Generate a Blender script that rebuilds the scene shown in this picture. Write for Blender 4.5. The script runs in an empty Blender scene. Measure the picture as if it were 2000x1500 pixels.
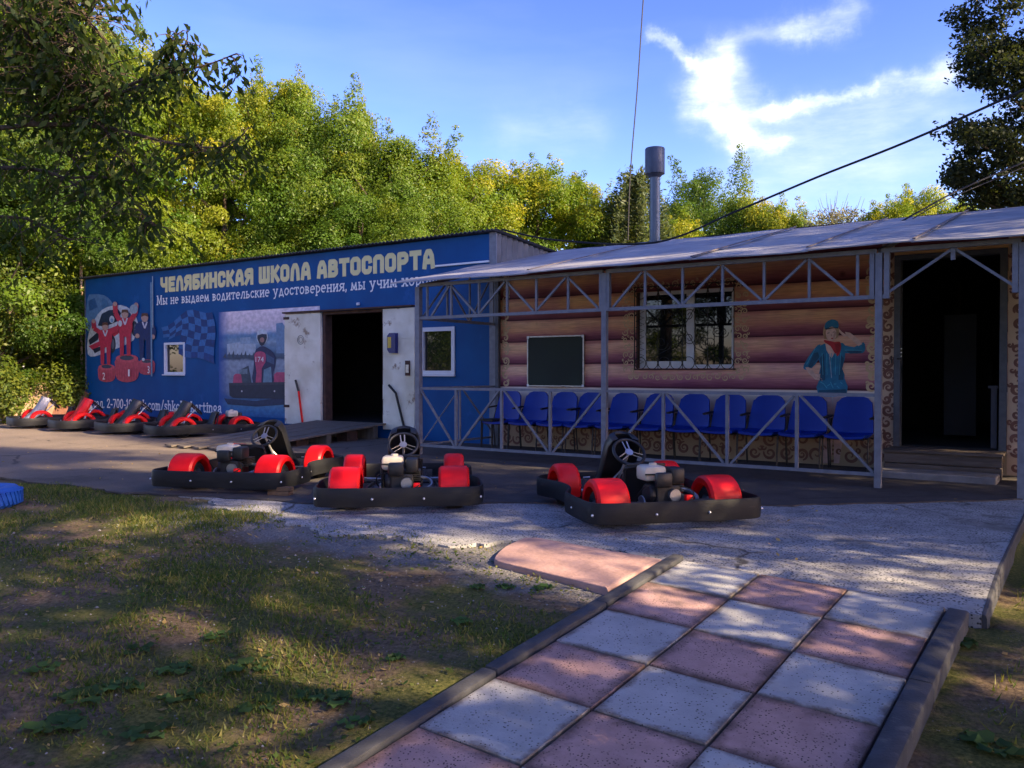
import bpy, bmesh, math, random
import numpy as np
from mathutils import Vector, Matrix
R = math.radians
rnd = random.Random(7)
sc = bpy.context.scene
col = sc.collection
# ------------------------------------------------------------------ camera
EYE = 1.2
YAW = R(34.5)
PITCH = math.atan(25/1650)
cd = bpy.data.cameras.new('camera'); cam = bpy.data.objects.new('camera', cd); col.objects.link(cam)
cam.location = (0, 0, EYE); cam.rotation_euler = (R(90)-PITCH, 0, YAW)
cd.sensor_width = 36; cd.lens = 1650/2000*36; cd.clip_start = .05; cd.clip_end = 2000
sc.camera = cam
# ------------------------------------------------------------------ light
SUN_EL, SUN_AZ = 30.0, 3.0         # azimuth from +X towards +Y
sl = bpy.data.lights.new('sun', 'SUN'); sl.energy = 5.0; sl.angle = R(.53); sl.color = (1, .76, .47)
so = bpy.data.objects.new('sun', sl); col.objects.link(so)
sdir = Vector((math.cos(R(SUN_EL))*math.cos(R(SUN_AZ)), math.cos(R(SUN_EL))*math.sin(R(SUN_AZ)), math.sin(R(SUN_EL))))
so.rotation_euler = sdir.to_track_quat('Z', 'Y').to_euler(); so.location = (20, 5, 20)
sc.view_settings.view_transform = 'Standard'; sc.view_settings.look = 'None'
sc.view_settings.exposure = 1.72; sc.view_settings.gamma = 1; sc.view_settings.use_curve_mapping = False
sc.render.engine = 'CYCLES'
sc.cycles.max_bounces = 6; sc.cycles.diffuse_bounces = 3; sc.cycles.transmission_bounces = 4; sc.cycles.transparent_max_bounces = 8
sc.cycles.use_denoising = True

def raydir(px):                     # horizontal direction of a picture column
    t = (px-1000)/1650
    return (-math.sin(YAW)+math.cos(YAW)*t, math.cos(YAW)+math.sin(YAW)*t)
def wp(px, py, Y):                  # point on the vertical plane y = Y
    a, b = raydir(px); d = Y/b
    return (a*d, EYE+(725-py)/1650*d)
def gp(px, py, z=0.0):
    a, b = raydir(px); d = (EYE-z)*1650/(py-725)
    return (a*d, b*d)
def dp(px, py, d):
    a, b = raydir(px)
    return Vector((a*d, b*d, EYE+(725-py)/1650*d))

world = bpy.data.worlds.new('World'); sc.world = world; world.use_nodes = True
def build_world():
    nt = world.node_tree; N = nt.nodes; L = nt.links; N.clear()
    def n(t, **k):
        x = N.new(t)
        for a, b in k.items(): setattr(x, a, b)
        return x
    def M(op, a, b=None, c=None, clamp=False):
        x = n('ShaderNodeMath', operation=op, use_clamp=clamp)
        for i, v in enumerate((a, b, c)):
            if v is None: continue
            if isinstance(v, (int, float)): x.inputs[i].default_value = v
            else: L.new(v, x.inputs[i])
        return x.outputs[0]
    out = n('ShaderNodeOutputWorld'); bg = n('ShaderNodeBackground')
    sky = n('ShaderNodeTexSky', sky_type='NISHITA'); sky.sun_disc = False
    sky.sun_elevation = R(SUN_EL); sky.sun_rotation = R(90-SUN_AZ)
    sky.air_density = 1.0; sky.dust_density = .7; sky.ozone_density = 3.0
    tint = n('ShaderNodeMix', data_type='RGBA', blend_type='MULTIPLY'); tint.inputs[0].default_value = 1
    sc1 = n('ShaderNodeMix', data_type='RGBA', blend_type='MULTIPLY'); sc1.inputs[0].default_value = 1; L.new(sky.outputs[0], sc1.inputs[6]); sc1.inputs[7].default_value = (.25, .25, .25, 1)
    gm = n('ShaderNodeGamma'); gm.inputs[1].default_value = 1.7; L.new(sc1.outputs[2], gm.inputs[0])
    sc2 = n('ShaderNodeMix', data_type='RGBA', blend_type='MULTIPLY'); sc2.inputs[0].default_value = 1; L.new(gm.outputs[0], sc2.inputs[6]); sc2.inputs[7].default_value = (4.3, 4.3, 4.3, 1)
    L.new(sc2.outputs[2], tint.inputs[6]); tint.inputs[7].default_value = (1.12, .82, .95, 1)
    tc = n('ShaderNodeTexCoord'); sp = n('ShaderNodeSeparateXYZ')
    L.new(tc.outputs['Generated'], sp.inputs[0])
    az = M('ARCTAN2', sp.outputs[0], sp.outputs[1]); el = M('ARCSINE', sp.outputs[2])
    cb = n('ShaderNodeCombineXYZ'); L.new(az, cb.inputs[0]); L.new(el, cb.inputs[1])
    nz = n('ShaderNodeTexNoise'); nz.inputs['Scale'].default_value = 9; nz.inputs['Detail'].default_value = 7; nz.inputs['Roughness'].default_value = .62
    L.new(cb.outputs[0], nz.inputs['Vector'])
    sn = n('ShaderNodeSeparateColor'); L.new(nz.outputs['Color'], sn.inputs[0])
    azd = M('ADD', az, M('MULTIPLY', M('SUBTRACT', sn.outputs[0], .5), .09))
    eld = M('ADD', el, M('MULTIPLY', M('SUBTRACT', sn.outputs[1], .5), .09))
    def ae(px, py):
        a, b = raydir(px); z = (725-py)/1650
        return math.atan2(a, b), math.atan2(z, math.hypot(a, b))
    segs = [((1350, 200), (1400, 160), 30, 1.0), ((1385, 200), (1440, 255), 26, 1.0), ((1440, 255), (1530, 268), 17, .9), ((1400, 215), (1520, 205), 20, .5),
            ((1500, 208), (1700, 165), 11, .7), ((1700, 165), (1850, 148), 17, .7), ((1285, 55), (1350, 130), 9, .5), ((1350, 130), (1385, 170), 16, .6),
            ((1540, 60), (1680, 5), 18, .4), ((1400, 110), (1560, 45), 18, .28), ((1560, 235), (1820, 200), 40, .25), ((1410, 120), (1450, 170), 20, .3),
            ((1000, 260), (1150, 240), 45, .16), ((1560, 330), (1950, 260), 90, .18), ((1420, 380), (1700, 330), 60, .15)]
    tot = None
    for (p, q, w, amp) in segs:
        a0, e0 = ae(*p); a1, e1 = ae(*q); w = w/1650
        dx, dy = a1-a0, e1-e0; LL = dx*dx+dy*dy
        rx = M('SUBTRACT', azd, a0); ry = M('SUBTRACT', eld, e0)
        t = M('DIVIDE', M('ADD', M('MULTIPLY', rx, dx), M('MULTIPLY', ry, dy)), LL, clamp=True)
        qx = M('SUBTRACT', rx, M('MULTIPLY', t, dx)); qy = M('SUBTRACT', ry, M('MULTIPLY', t, dy))
        d2 = M('ADD', M('MULTIPLY', qx, qx), M('MULTIPLY', qy, qy))
        g = M('MULTIPLY', M('EXPONENT', M('MULTIPLY', d2, -1.0/(w*w))), amp)
        tot = g if tot is None else M('ADD', tot, g)
    n2 = n('ShaderNodeTexNoise'); n2.inputs['Scale'].default_value = 14; n2.inputs['Detail'].default_value = 8; n2.inputs['Roughness'].default_value = .6
    mp = n('ShaderNodeMapping'); mp.inputs['Rotation'].default_value = (0, 0, R(-25)); mp.inputs['Scale'].default_value = (.7, 1.8, 1)
    L.new(cb.outputs[0], mp.inputs[0]); L.new(mp.outputs[0], n2.inputs['Vector'])
    n4 = n('ShaderNodeTexNoise'); n4.inputs['Scale'].default_value = 22; n4.inputs['Detail'].default_value = 9; n4.inputs['Roughness'].default_value = .68
    mp4 = n('ShaderNodeMapping'); mp4.inputs['Rotation'].default_value = (0, 0, R(38)); mp4.inputs['Scale'].default_value = (.45, 2.4, 1); L.new(cb.outputs[0], mp4.inputs[0]); L.new(mp4.outputs[0], n4.inputs['Vector'])
    str_ = M('MULTIPLY', M('ADD', -.35, M('MULTIPLY', n2.outputs['Fac'], 1.7)), M('ADD', -.2, M('MULTIPLY', n4.outputs['Fac'], 2.5)))
    mask = M('MULTIPLY', tot, M('ADD', .12, M('MULTIPLY', str_, 1.35)), clamp=True)
    # thin veil of cirrus over the whole sky
    n3 = n('ShaderNodeTexNoise'); n3.inputs['Scale'].default_value = 3; n3.inputs['Detail'].default_value = 6
    mp3 = n('ShaderNodeMapping'); mp3.inputs['Scale'].default_value = (.6, 2.5, 1); L.new(cb.outputs[0], mp3.inputs[0]); L.new(mp3.outputs[0], n3.inputs['Vector'])
    veil = M('MULTIPLY', M('SUBTRACT', n3.outputs['Fac'], .52, clamp=True), .5)
    mask = M('ADD', mask, veil, clamp=True)
    mx = n('ShaderNodeMix', data_type='RGBA'); L.new(mask, mx.inputs[0]); L.new(tint.outputs[2], mx.inputs[6]); mx.inputs[7].default_value = (3.6, 3.9, 4.2, 1)
    L.new(mx.outputs[2], bg.inputs[0]); bg.inputs[1].default_value = .11
    L.new(bg.outputs[0], out.inputs[0])
build_world()

# ------------------------------------------------------------------ materials
MATS = {}
def mat(name, c, c2=None, scale=6, rough=.7, metal=0, bump=0, bscale=None, detail=4, spec=.5, stain=None, sscale=1.5, sth=.6, coat=0, stretch=None):
    if name in MATS: return MATS[name]
    m = bpy.data.materials.new(name); m.use_nodes = True; nt = m.node_tree; N = nt.nodes; L = nt.links
    b = N['Principled BSDF']; b.inputs['Roughness'].default_value = rough; b.inputs['Metallic'].default_value = metal
    b.inputs['Specular IOR Level'].default_value = spec; b.inputs['Coat Weight'].default_value = coat
    if c2 is None: c2 = tuple(x*.72 for x in c)
    tc = N.new('ShaderNodeTexCoord'); src = tc.outputs['Object']
    if stretch:
        mp = N.new('ShaderNodeMapping'); mp.inputs['Scale'].default_value = stretch; L.new(src, mp.inputs[0]); src = mp.outputs[0]
    nz = N.new('ShaderNodeTexNoise'); nz.inputs['Scale'].default_value = scale; nz.inputs['Detail'].default_value = detail; L.new(src, nz.inputs['Vector'])
    rp = N.new('ShaderNodeValToRGB'); rp.color_ramp.elements[0].position = .35; rp.color_ramp.elements[1].position = .68
    rp.color_ramp.elements[0].color = (*c2, 1); rp.color_ramp.elements[1].color = (*c, 1)
    L.new(nz.outputs['Fac'], rp.inputs[0]); o = rp.outputs[0]
    if stain:
        n2 = N.new('ShaderNodeTexNoise'); n2.inputs['Scale'].default_value = sscale; n2.inputs['Detail'].default_value = 9; n2.inputs['Roughness'].default_value = .7; L.new(src, n2.inputs['Vector'])
        r2 = N.new('ShaderNodeValToRGB'); r2.color_ramp.elements[0].position = sth; r2.color_ramp.elements[1].position = min(1, sth+.07)
        r2.color_ramp.elements[0].color = (0, 0, 0, 1); r2.color_ramp.elements[1].color = (1, 1, 1, 1); L.new(n2.outputs['Fac'], r2.inputs[0])
        mx = N.new('ShaderNodeMix'); mx.data_type = 'RGBA'; L.new(r2.outputs[0], mx.inputs[0]); L.new(o, mx.inputs[6]); mx.inputs[7].default_value = (*stain, 1); o = mx.outputs[2]
    L.new(o, b.inputs['Base Color'])
    if bump:
        n3 = N.new('ShaderNodeTexNoise'); n3.inputs['Scale'].default_value = bscale or scale*6; n3.inputs['Detail'].default_value = 6; L.new(src, n3.inputs['Vector'])
        bp = N.new('ShaderNodeBump'); bp.inputs['Strength'].default_value = bump; bp.inputs['Distance'].default_value = .02; L.new(n3.outputs['Fac'], bp.inputs['Height']); L.new(bp.outputs[0], b.inputs['Normal'])
    MATS[name] = m; return m

def ground_mat():
    m = bpy.data.materials.new('grass_dirt'); m.use_nodes = True; nt = m.node_tree; N = nt.nodes; L = nt.links
    b = N['Principled BSDF']; b.inputs['Roughness'].default_value = .95; b.inputs['Specular IOR Level'].default_value = .1
    tc = N.new('ShaderNodeTexCoord')
    def nz(s, d=6, r=.6):
        x = N.new('ShaderNodeTexNoise'); x.inputs['Scale'].default_value = s; x.inputs['Detail'].default_value = d; x.inputs['Roughness'].default_value = r; L.new(tc.outputs['Object'], x.inputs['Vector']); return x.outputs['Fac']
    def ramp(f, a, bb, ca, cb):
        x = N.new('ShaderNodeValToRGB'); x.color_ramp.elements[0].position = a; x.color_ramp.elements[1].position = bb; x.color_ramp.elements[0].color = (*ca, 1); x.color_ramp.elements[1].color = (*cb, 1); L.new(f, x.inputs[0]); return x.outputs[0]
    def mix(f, a, bb, t='MIX'):
        x = N.new('ShaderNodeMix'); x.data_type = 'RGBA'; x.blend_type = t
        if isinstance(f, float): x.inputs[0].default_value = f
        else: L.new(f, x.inputs[0])
        L.new(a, x.inputs[6]); L.new(bb, x.inputs[7]); return x.outputs[2]
    dirt = ramp(nz(40), .3, .7, (.09, .065, .045), (.27, .20, .13))
    grass = ramp(nz(55), .3, .7, (.045, .062, .016), (.20, .19, .065))
    pm = ramp(nz(1.6, 8, .65), .44, .56, (0, 0, 0), (1, 1, 1))
    c = mix(pm, grass, dirt)
    vor = N.new('ShaderNodeTexVoronoi'); vor.inputs['Scale'].default_value = 48; L.new(tc.outputs['Object'], vor.inputs['Vector'])
    peb = ramp(vor.outputs['Distance'], .12, .2, (1, 1, 1), (0, 0, 0))
    gm = ramp(nz(3.3, 5), .5, .62, (0, 0, 0), (1, 1, 1))
    pg = mix(1.0, peb, gm, 'MULTIPLY')
    pebc = ramp(nz(22), .35, .7, (.16, .15, .15), (.38, .36, .36))
    c = mix(pg, c, pebc)
    sp = N.new('ShaderNodeSeparateXYZ'); L.new(tc.outputs['Object'], sp.inputs[0])
    def M(op, a, bb, cl=False):
        x = N.new('ShaderNodeMath'); x.operation = op; x.use_clamp = cl
        for i, v in enumerate((a, bb)):
            if isinstance(v, (int, float)): x.inputs[i].default_value = v
            else: L.new(v, x.inputs[i])
        return x.outputs[0]
    gy = M('MULTIPLY', M('SUBTRACT', sp.outputs[1], 3.75), 1.5, True); gx = M('MULTIPLY', M('MULTIPLY', M('ADD', sp.outputs[0], 7.2), 1.2, True), M('LESS_THAN', sp.outputs[0], -2.0))
    gz = M('ADD', M('MULTIPLY', gy, gx), M('MULTIPLY', M('SUBTRACT', nz(2.2, 8, .7), .5), 1.4))
    grav = ramp(nz(75, 5), .3, .7, (.10, .097, .095), (.34, .33, .32))
    c = mix(ramp(gz, .4, .75, (0, 0, 0), (1, 1, 1)), c, grav)
    L.new(c, b.inputs['Base Color'])
    bp = N.new('ShaderNodeBump'); bp.inputs['Strength'].default_value = .9; bp.inputs['Distance'].default_value = .03; L.new(nz(60, 8, .7), bp.inputs['Height']); L.new(bp.outputs[0], b.inputs['Normal'])
    return m

def speckle_mat(name, ca, cb, speck, vs=60, th=.16, patch=None, rough=.9, cov=.55, dust=None, edge=None, crack=None):
    """light concrete / asphalt with dark or light chips"""
    m = bpy.data.materials.new(name); m.use_nodes = True; nt = m.node_tree; N = nt.nodes; L = nt.links
    b = N['Principled BSDF']; b.inputs['Roughness'].default_value = rough; b.inputs['Specular IOR Level'].default_value = .25
    tc = N.new('ShaderNodeTexCoord')
    def nz(s, d=7, r=.6):
        x = N.new('ShaderNodeTexNoise'); x.inputs['Scale'].default_value = s; x.inputs['Detail'].default_value = d; x.inputs['Roughness'].default_value = r; L.new(tc.outputs['Object'], x.inputs['Vector']); return x.outputs['Fac']
    def ramp(f, a, bb, c0, c1):
        x = N.new('ShaderNodeValToRGB'); x.color_ramp.elements[0].position = a; x.color_ramp.elements[1].position = bb; x.color_ramp.elements[0].color = (*c0, 1); x.color_ramp.elements[1].color = (*c1, 1); L.new(f, x.inputs[0]); return x.outputs[0]
    def mix(f, a, bb, t='MIX'):
        x = N.new('ShaderNodeMix'); x.data_type = 'RGBA'; x.blend_type = t
        if isinstance(f, float): x.inputs[0].default_value = f
        else: L.new(f, x.inputs[0])
        L.new(a, x.inputs[6]); L.new(bb, x.inputs[7]); return x.outputs[2]
    base = ramp(nz(3.0, 9, .7), .32, .68, ca, cb)
    vo = N.new('ShaderNodeTexVoronoi'); vo.inputs['Scale'].default_value = vs; L.new(tc.outputs['Object'], vo.inputs['Vector'])
    sm = ramp(vo.outputs['Distance'], th, th+.08, (1, 1, 1), (0, 0, 0))
    sm2 = ramp(nz(7, 5), cov-.08, cov+.04, (0, 0, 0), (1, 1, 1))
    g = N.new('ShaderNodeRGB'); g.outputs[0].default_value = (*speck, 1)
    c = mix(mix(1.0, sm, sm2, 'MULTIPLY'), base, g.outputs[0])
    if patch:
        g2 = N.new('ShaderNodeRGB'); g2.outputs[0].default_value = (*patch, 1)
        c = mix(ramp(nz(.9, 9, .68), .56, .64, (0, 0, 0), (1, 1, 1)), c, g2.outputs[0])
    if dust:                          # sand trodden over the far left part of the yard
        sp = N.new('ShaderNodeSeparateXYZ'); L.new(tc.outputs['Object'], sp.inputs[0])
        mr = N.new('ShaderNodeMapRange'); mr.inputs['From Min'].default_value = -6.5; mr.inputs['From Max'].default_value = -12; L.new(sp.outputs[0], mr.inputs[0])
        ad = N.new('ShaderNodeMath'); ad.operation = 'MULTIPLY_ADD'; L.new(nz(.8, 8, .65), ad.inputs[0]); ad.inputs[1].default_value = 1.2; ad.inputs[2].default_value = -.35
        mm = N.new('ShaderNodeMath'); mm.operation = 'MULTIPLY'; mm.use_clamp = True; L.new(mr.outputs[0], mm.inputs[0]); mu = N.new('ShaderNodeMath'); mu.operation = 'ADD'; mu.use_clamp = True; L.new(ad.outputs[0], mu.inputs[0]); mu.inputs[1].default_value = .45; L.new(mu.outputs[0], mm.inputs[1])
        c = mix(mm.outputs[0], c, ramp(nz(30, 6), .3, .7, tuple(v*.75 for v in dust), dust))
    if crack:
        vc = N.new('ShaderNodeTexVoronoi'); vc.feature = 'DISTANCE_TO_EDGE'; vc.inputs['Scale'].default_value = crack
        wn = N.new('ShaderNodeTexNoise'); wn.inputs['Scale'].default_value = 3; wn.inputs['Detail'].default_value = 8; L.new(tc.outputs['Object'], wn.inputs['Vector'])
        va = N.new('ShaderNodeMix'); va.data_type = 'RGBA'; va.inputs[0].default_value = .22; L.new(tc.outputs['Object'], va.inputs[6]); L.new(wn.outputs['Color'], va.inputs[7]); L.new(va.outputs[2], vc.inputs['Vector'])
        gk = N.new('ShaderNodeRGB'); gk.outputs[0].default_value = (.035, .032, .03, 1)
        c = mix(mix(1.0, ramp(vc.outputs['Distance'], .002, .009, (.85,)*3, (0, 0, 0)), ramp(nz(.7, 3), .45, .55, (0, 0, 0), (1, 1, 1)), 'MULTIPLY'), c, gk.outputs[0])
        c = mix(ramp(nz(.45, 9, .75), .56, .60, (0, 0, 0), (.35,)*3), c, gk.outputs[0])
    if edge:                          # dirt gathered round the rim of each slab
        sp = N.new('ShaderNodeSeparateXYZ'); L.new(tc.outputs['Generated'], sp.inputs[0])
        def M(op, a, bb):
            x = N.new('ShaderNodeMath'); x.operation = op
            for i, v in enumerate((a, bb)):
                if isinstance(v, (int, float)): x.inputs[i].default_value = v
                else: L.new(v, x.inputs[i])
            return x.outputs[0]
        ab = lambda o: M('SUBTRACT', .5, M('ABSOLUTE', M('SUBTRACT', o, .5), 0))
        dmin = M('ADD', M('MINIMUM', ab(sp.outputs[0]), ab(sp.outputs[1])), M('MULTIPLY', M('SUBTRACT', nz(9, 7, .7), .5), edge[1]))
        g3 = N.new('ShaderNodeRGB'); g3.outputs[0].default_value = (*edge[0], 1)
        c = mix(ramp(dmin, .0, edge[2], (edge[3],)*3, (0, 0, 0)), c, g3.outputs[0])
    L.new(c, b.inputs['Base Color'])
    bp = N.new('ShaderNodeBump'); bp.inputs['Strength'].default_value = .6; bp.inputs['Distance'].default_value = .01; L.new(nz(90, 6, .7), bp.inputs['Height']); L.new(bp.outputs[0], b.inputs['Normal'])
    MATS[name] = m; return m

def leaf_mat(name, trans=.42, attr='leafcol'):
    m = bpy.data.materials.new(name); m.use_nodes = True; nt = m.node_tree; N = nt.nodes; L = nt.links
    N.remove(N['Principled BSDF']); out = N['Material Output']
    at = N.new('ShaderNodeAttribute'); at.attribute_name = attr
    oi = N.new('ShaderNodeObjectInfo'); mx = N.new('ShaderNodeMix'); mx.data_type = 'RGBA'; mx.blend_type = 'MULTIPLY'; mx.inputs[0].default_value = 1
    L.new(at.outputs['Color'], mx.inputs[6]); L.new(oi.outputs['Color'], mx.inputs[7])
    d = N.new('ShaderNodeBsdfDiffuse'); t = N.new('ShaderNodeBsdfTranslucent'); g = N.new('ShaderNodeBsdfGlossy'); g.inputs['Roughness'].default_value = .45; g.inputs['Color'].default_value = (.6, .65, .6, 1)
    hs = N.new('ShaderNodeMix'); hs.data_type = 'RGBA'; hs.blend_type = 'MULTIPLY'; hs.inputs[0].default_value = 1; L.new(mx.outputs[2], hs.inputs[6]); hs.inputs[7].default_value = (2.1, 2.0, .9, 1)
    L.new(mx.outputs[2], d.inputs[0]); L.new(hs.outputs[2], t.inputs[0])
    a = N.new('ShaderNodeMixShader'); a.inputs[0].default_value = trans; L.new(d.outputs[0], a.inputs[1]); L.new(t.outputs[0], a.inputs[2])
    e = N.new('ShaderNodeMixShader'); e.inputs[0].default_value = .02; L.new(a.outputs[0], e.inputs[1]); L.new(g.outputs[0], e.inputs[2])
    L.new(e.outputs[0], out.inputs[0]); MATS[name] = m; return m

def log_mat():
    """flat print of a log wall: each log runs from tan to dark purple brown"""
    m = bpy.data.materials.new('log_print'); m.use_nodes = True; nt = m.node_tree; N = nt.nodes; L = nt.links
    b = N['Principled BSDF']; b.inputs['Roughness'].default_value = .75
    tc = N.new('ShaderNodeTexCoord'); sp = N.new('ShaderNodeSeparateXYZ'); L.new(tc.outputs['Object'], sp.inputs[0])
    def M(op, a, bb, clamp=False):
        x = N.new('ShaderNodeMath'); x.operation = op; x.use_clamp = clamp
        for i, v in enumerate((a, bb)):
            if isinstance(v, (int, float)): x.inputs[i].default_value = v
            else: L.new(v, x.inputs[i])
        return x.outputs[0]
    wob = N.new('ShaderNodeTexNoise'); wob.inputs['Scale'].default_value = .8; L.new(tc.outputs['Object'], wob.inputs['Vector'])
    z = M('ADD', sp.outputs[2], M('MULTIPLY', M('SUBTRACT', wob.outputs['Fac'], .5), .03))
    ph = M('FRACT', M('DIVIDE', M('SUBTRACT', z, .96), .345), 0)
    mp = N.new('ShaderNodeMapping'); mp.inputs['Scale'].default_value = (.8, 1, 5); L.new(tc.outputs['Object'], mp.inputs[0])
    n1 = N.new('ShaderNodeTexNoise'); n1.inputs['Scale'].default_value = 2.2; n1.inputs['Detail'].default_value = 7; L.new(mp.outputs[0], n1.inputs['Vector'])
    phn = M('ADD', ph, M('MULTIPLY', M('SUBTRACT', n1.outputs['Fac'], .5), .28), True)
    rp = N.new('ShaderNodeValToRGB'); cr = rp.color_ramp
    for i, (p, c) in enumerate([(0, (.14, .03, .06)), (.16, (.24, .07, .12)), (.36, (.50, .23, .25)), (.6, (.84, .54, .37)), (.86, (.90, .67, .48)), (.97, (.66, .35, .30))]):
        e = cr.elements[i] if i < 2 else cr.elements.new(p)
        e.position = p; e.color = (*c, 1)
    L.new(phn, rp.inputs[0])
    sm = N.new('ShaderNodeValToRGB'); sm.color_ramp.elements[0].position = 0; sm.color_ramp.elements[1].position = .10; sm.color_ramp.elements[0].color = (.28, .2, .26, 1); sm.color_ramp.elements[1].color = (1, 1, 1, 1); L.new(ph, sm.inputs[0])
    n2 = N.new('ShaderNodeTexNoise'); n2.inputs['Scale'].default_value = 1.3; n2.inputs['Detail'].default_value = 5; L.new(tc.outputs['Object'], n2.inputs['Vector'])
    r2 = N.new('ShaderNodeValToRGB'); r2.color_ramp.elements[0].position = .35; r2.color_ramp.elements[1].position = .65; r2.color_ramp.elements[0].color = (.78, .62, .85, 1); r2.color_ramp.elements[1].color = (1.1, 1.1, .95, 1); L.new(n2.outputs['Fac'], r2.inputs[0])
    def mul(a, bb):
        x = N.new('ShaderNodeMix'); x.data_type = 'RGBA'; x.blend_type = 'MULTIPLY'; x.inputs[0].default_value = 1; L.new(a, x.inputs[6]); L.new(bb, x.inputs[7]); return x.outputs[2]
    zr = N.new('ShaderNodeValToRGB'); zr.color_ramp.elements[0].position = .3; zr.color_ramp.elements[1].position = .75; zr.color_ramp.elements[0].color = (1.0, .92, 1.1, 1); zr.color_ramp.elements[1].color = (.95, .84, .62, 1); L.new(M('DIVIDE', z, 3.0), zr.inputs[0])
    mg = N.new('ShaderNodeMapping'); mg.inputs['Scale'].default_value = (2, 1, 34); L.new(tc.outputs['Object'], mg.inputs[0])
    ng = N.new('ShaderNodeTexNoise'); ng.inputs['Scale'].default_value = 2.4; ng.inputs['Detail'].default_value = 6; L.new(mg.outputs[0], ng.inputs['Vector'])
    rg = N.new('ShaderNodeValToRGB'); rg.color_ramp.elements[0].position = .35; rg.color_ramp.elements[1].position = .65; rg.color_ramp.elements[0].color = (.80, .74, .74, 1); rg.color_ramp.elements[1].color = (1.06, 1.06, 1.04, 1); L.new(ng.outputs['Fac'], rg.inputs[0])
    vk = N.new('ShaderNodeTexVoronoi'); vk.inputs['Scale'].default_value = 2.1; L.new(tc.outputs['Object'], vk.inputs['Vector'])
    rk = N.new('ShaderNodeValToRGB'); rk.color_ramp.elements[0].position = .03; rk.color_ramp.elements[1].position = .11; rk.color_ramp.elements[0].color = (.35, .22, .25, 1); rk.color_ramp.elements[1].color = (1, 1, 1, 1); L.new(vk.outputs['Distance'], rk.inputs[0])
    c = mul(mul(mul(mul(mul(rp.outputs[0], sm.outputs[0]), r2.outputs[0]), zr.outputs[0]), rg.outputs[0]), rk.outputs[0])
    # pale and tan zones printed below the logs
    lo = N.new('ShaderNodeValToRGB'); cr = lo.color_ramp
    for i, (p, cc) in enumerate([(0, (.42, .31, .19)), (.42, (.40, .28, .19)), (.55, (.42, .27, .24)), (.72, (.50, .34, .32)), (.86, (.60, .50, .45)), (.97, (.72, .64, .58))]):
        e = cr.elements[i] if i < 2 else cr.elements.new(p)
        e.position = p; e.color = (*cc, 1)
    L.new(M('ADD', M('DIVIDE', z, .96), M('MULTIPLY', M('SUBTRACT', n1.outputs['Fac'], .5), .12), True), lo.inputs[0])
    x = N.new('ShaderNodeMix'); x.data_type = 'RGBA'; L.new(M('GREATER_THAN', z, .955), x.inputs[0]); L.new(lo.outputs[0], x.inputs[6]); L.new(c, x.inputs[7])
    L.new(x.outputs[2], b.inputs['Base Color']); MATS['log_print'] = m; return m

def photo_mat():
    """flat print: pale sky, blurred town and grey track, fading into the blue at the left"""
    m = bpy.data.materials.new('track_photo_print'); m.use_nodes = True; nt = m.node_tree; N = nt.nodes; L = nt.links
    b = N['Principled BSDF']; b.inputs['Roughness'].default_value = .6
    tc = N.new('ShaderNodeTexCoord'); sp = N.new('ShaderNodeSeparateXYZ'); L.new(tc.outputs['Generated'], sp.inputs[0])
    nz = N.new('ShaderNodeTexNoise'); nz.inputs['Scale'].default_value = 14; nz.inputs['Detail'].default_value = 6; L.new(tc.outputs['Generated'], nz.inputs['Vector'])
    a = N.new('ShaderNodeMath'); a.operation = 'MULTIPLY_ADD'; L.new(nz.outputs['Fac'], a.inputs[0]); a.inputs[1].default_value = .05; L.new(sp.outputs[2], a.inputs[2])
    rp = N.new('ShaderNodeValToRGB'); cr = rp.color_ramp
    st = [(0, (.02, .12, .34)), (.10, (.05, .2, .40)), (.14, (.10, .27, .46)), (.20, (.03, .11, .26)), (.26, (.20, .26, .36)), (.50, (.27, .34, .44)), (.545, (.30, .38, .48)), (.57, (.05, .08, .13)), (.66, (.10, .2, .33)), (.72, (.26, .38, .5)), (.78, (.12, .26, .43)), (.80, (.16, .3, .5)), (.83, (.62, .60, .70)), (.93, (.78, .66, .72)), (1, (.86, .74, .80))]
    for i, (p, c) in enumerate(st):
        e = cr.elements[i] if i < 2 else cr.elements.new(p)
        e.position = p; e.color = (*c, 1)
    L.new(a.outputs[0], rp.inputs[0])
    n2 = N.new('ShaderNodeTexNoise'); n2.inputs['Scale'].default_value = 26; n2.inputs['Detail'].default_value = 5; L.new(tc.outputs['Generated'], n2.inputs['Vector'])
    r2 = N.new('ShaderNodeValToRGB'); r2.color_ramp.elements[0].position = .4; r2.color_ramp.elements[1].position = .62; r2.color_ramp.elements[0].color = (.8, .8, .82, 1); r2.color_ramp.elements[1].color = (1.1, 1.1, 1.1, 1); L.new(n2.outputs['Fac'], r2.inputs[0])
    x = N.new('ShaderNodeMix'); x.data_type = 'RGBA'; x.blend_type = 'MULTIPLY'; x.inputs[0].default_value = 1; L.new(rp.outputs[0], x.inputs[6]); L.new(r2.outputs[0], x.inputs[7])
    f = N.new('ShaderNodeValToRGB'); f.color_ramp.elements[0].position = 0; f.color_ramp.elements[1].position = .12; f.color_ramp.elements[0].color = (0, 0, 0, 1); L.new(sp.outputs[0], f.inputs[0])
    y = N.new('ShaderNodeMix'); y.data_type = 'RGBA'; L.new(f.outputs[0], y.inputs[0]); y.inputs[6].default_value = (.004, .075, .34, 1); L.new(x.outputs[2], y.inputs[7])
    L.new(y.outputs[2], b.inputs['Base Color']); return m

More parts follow.
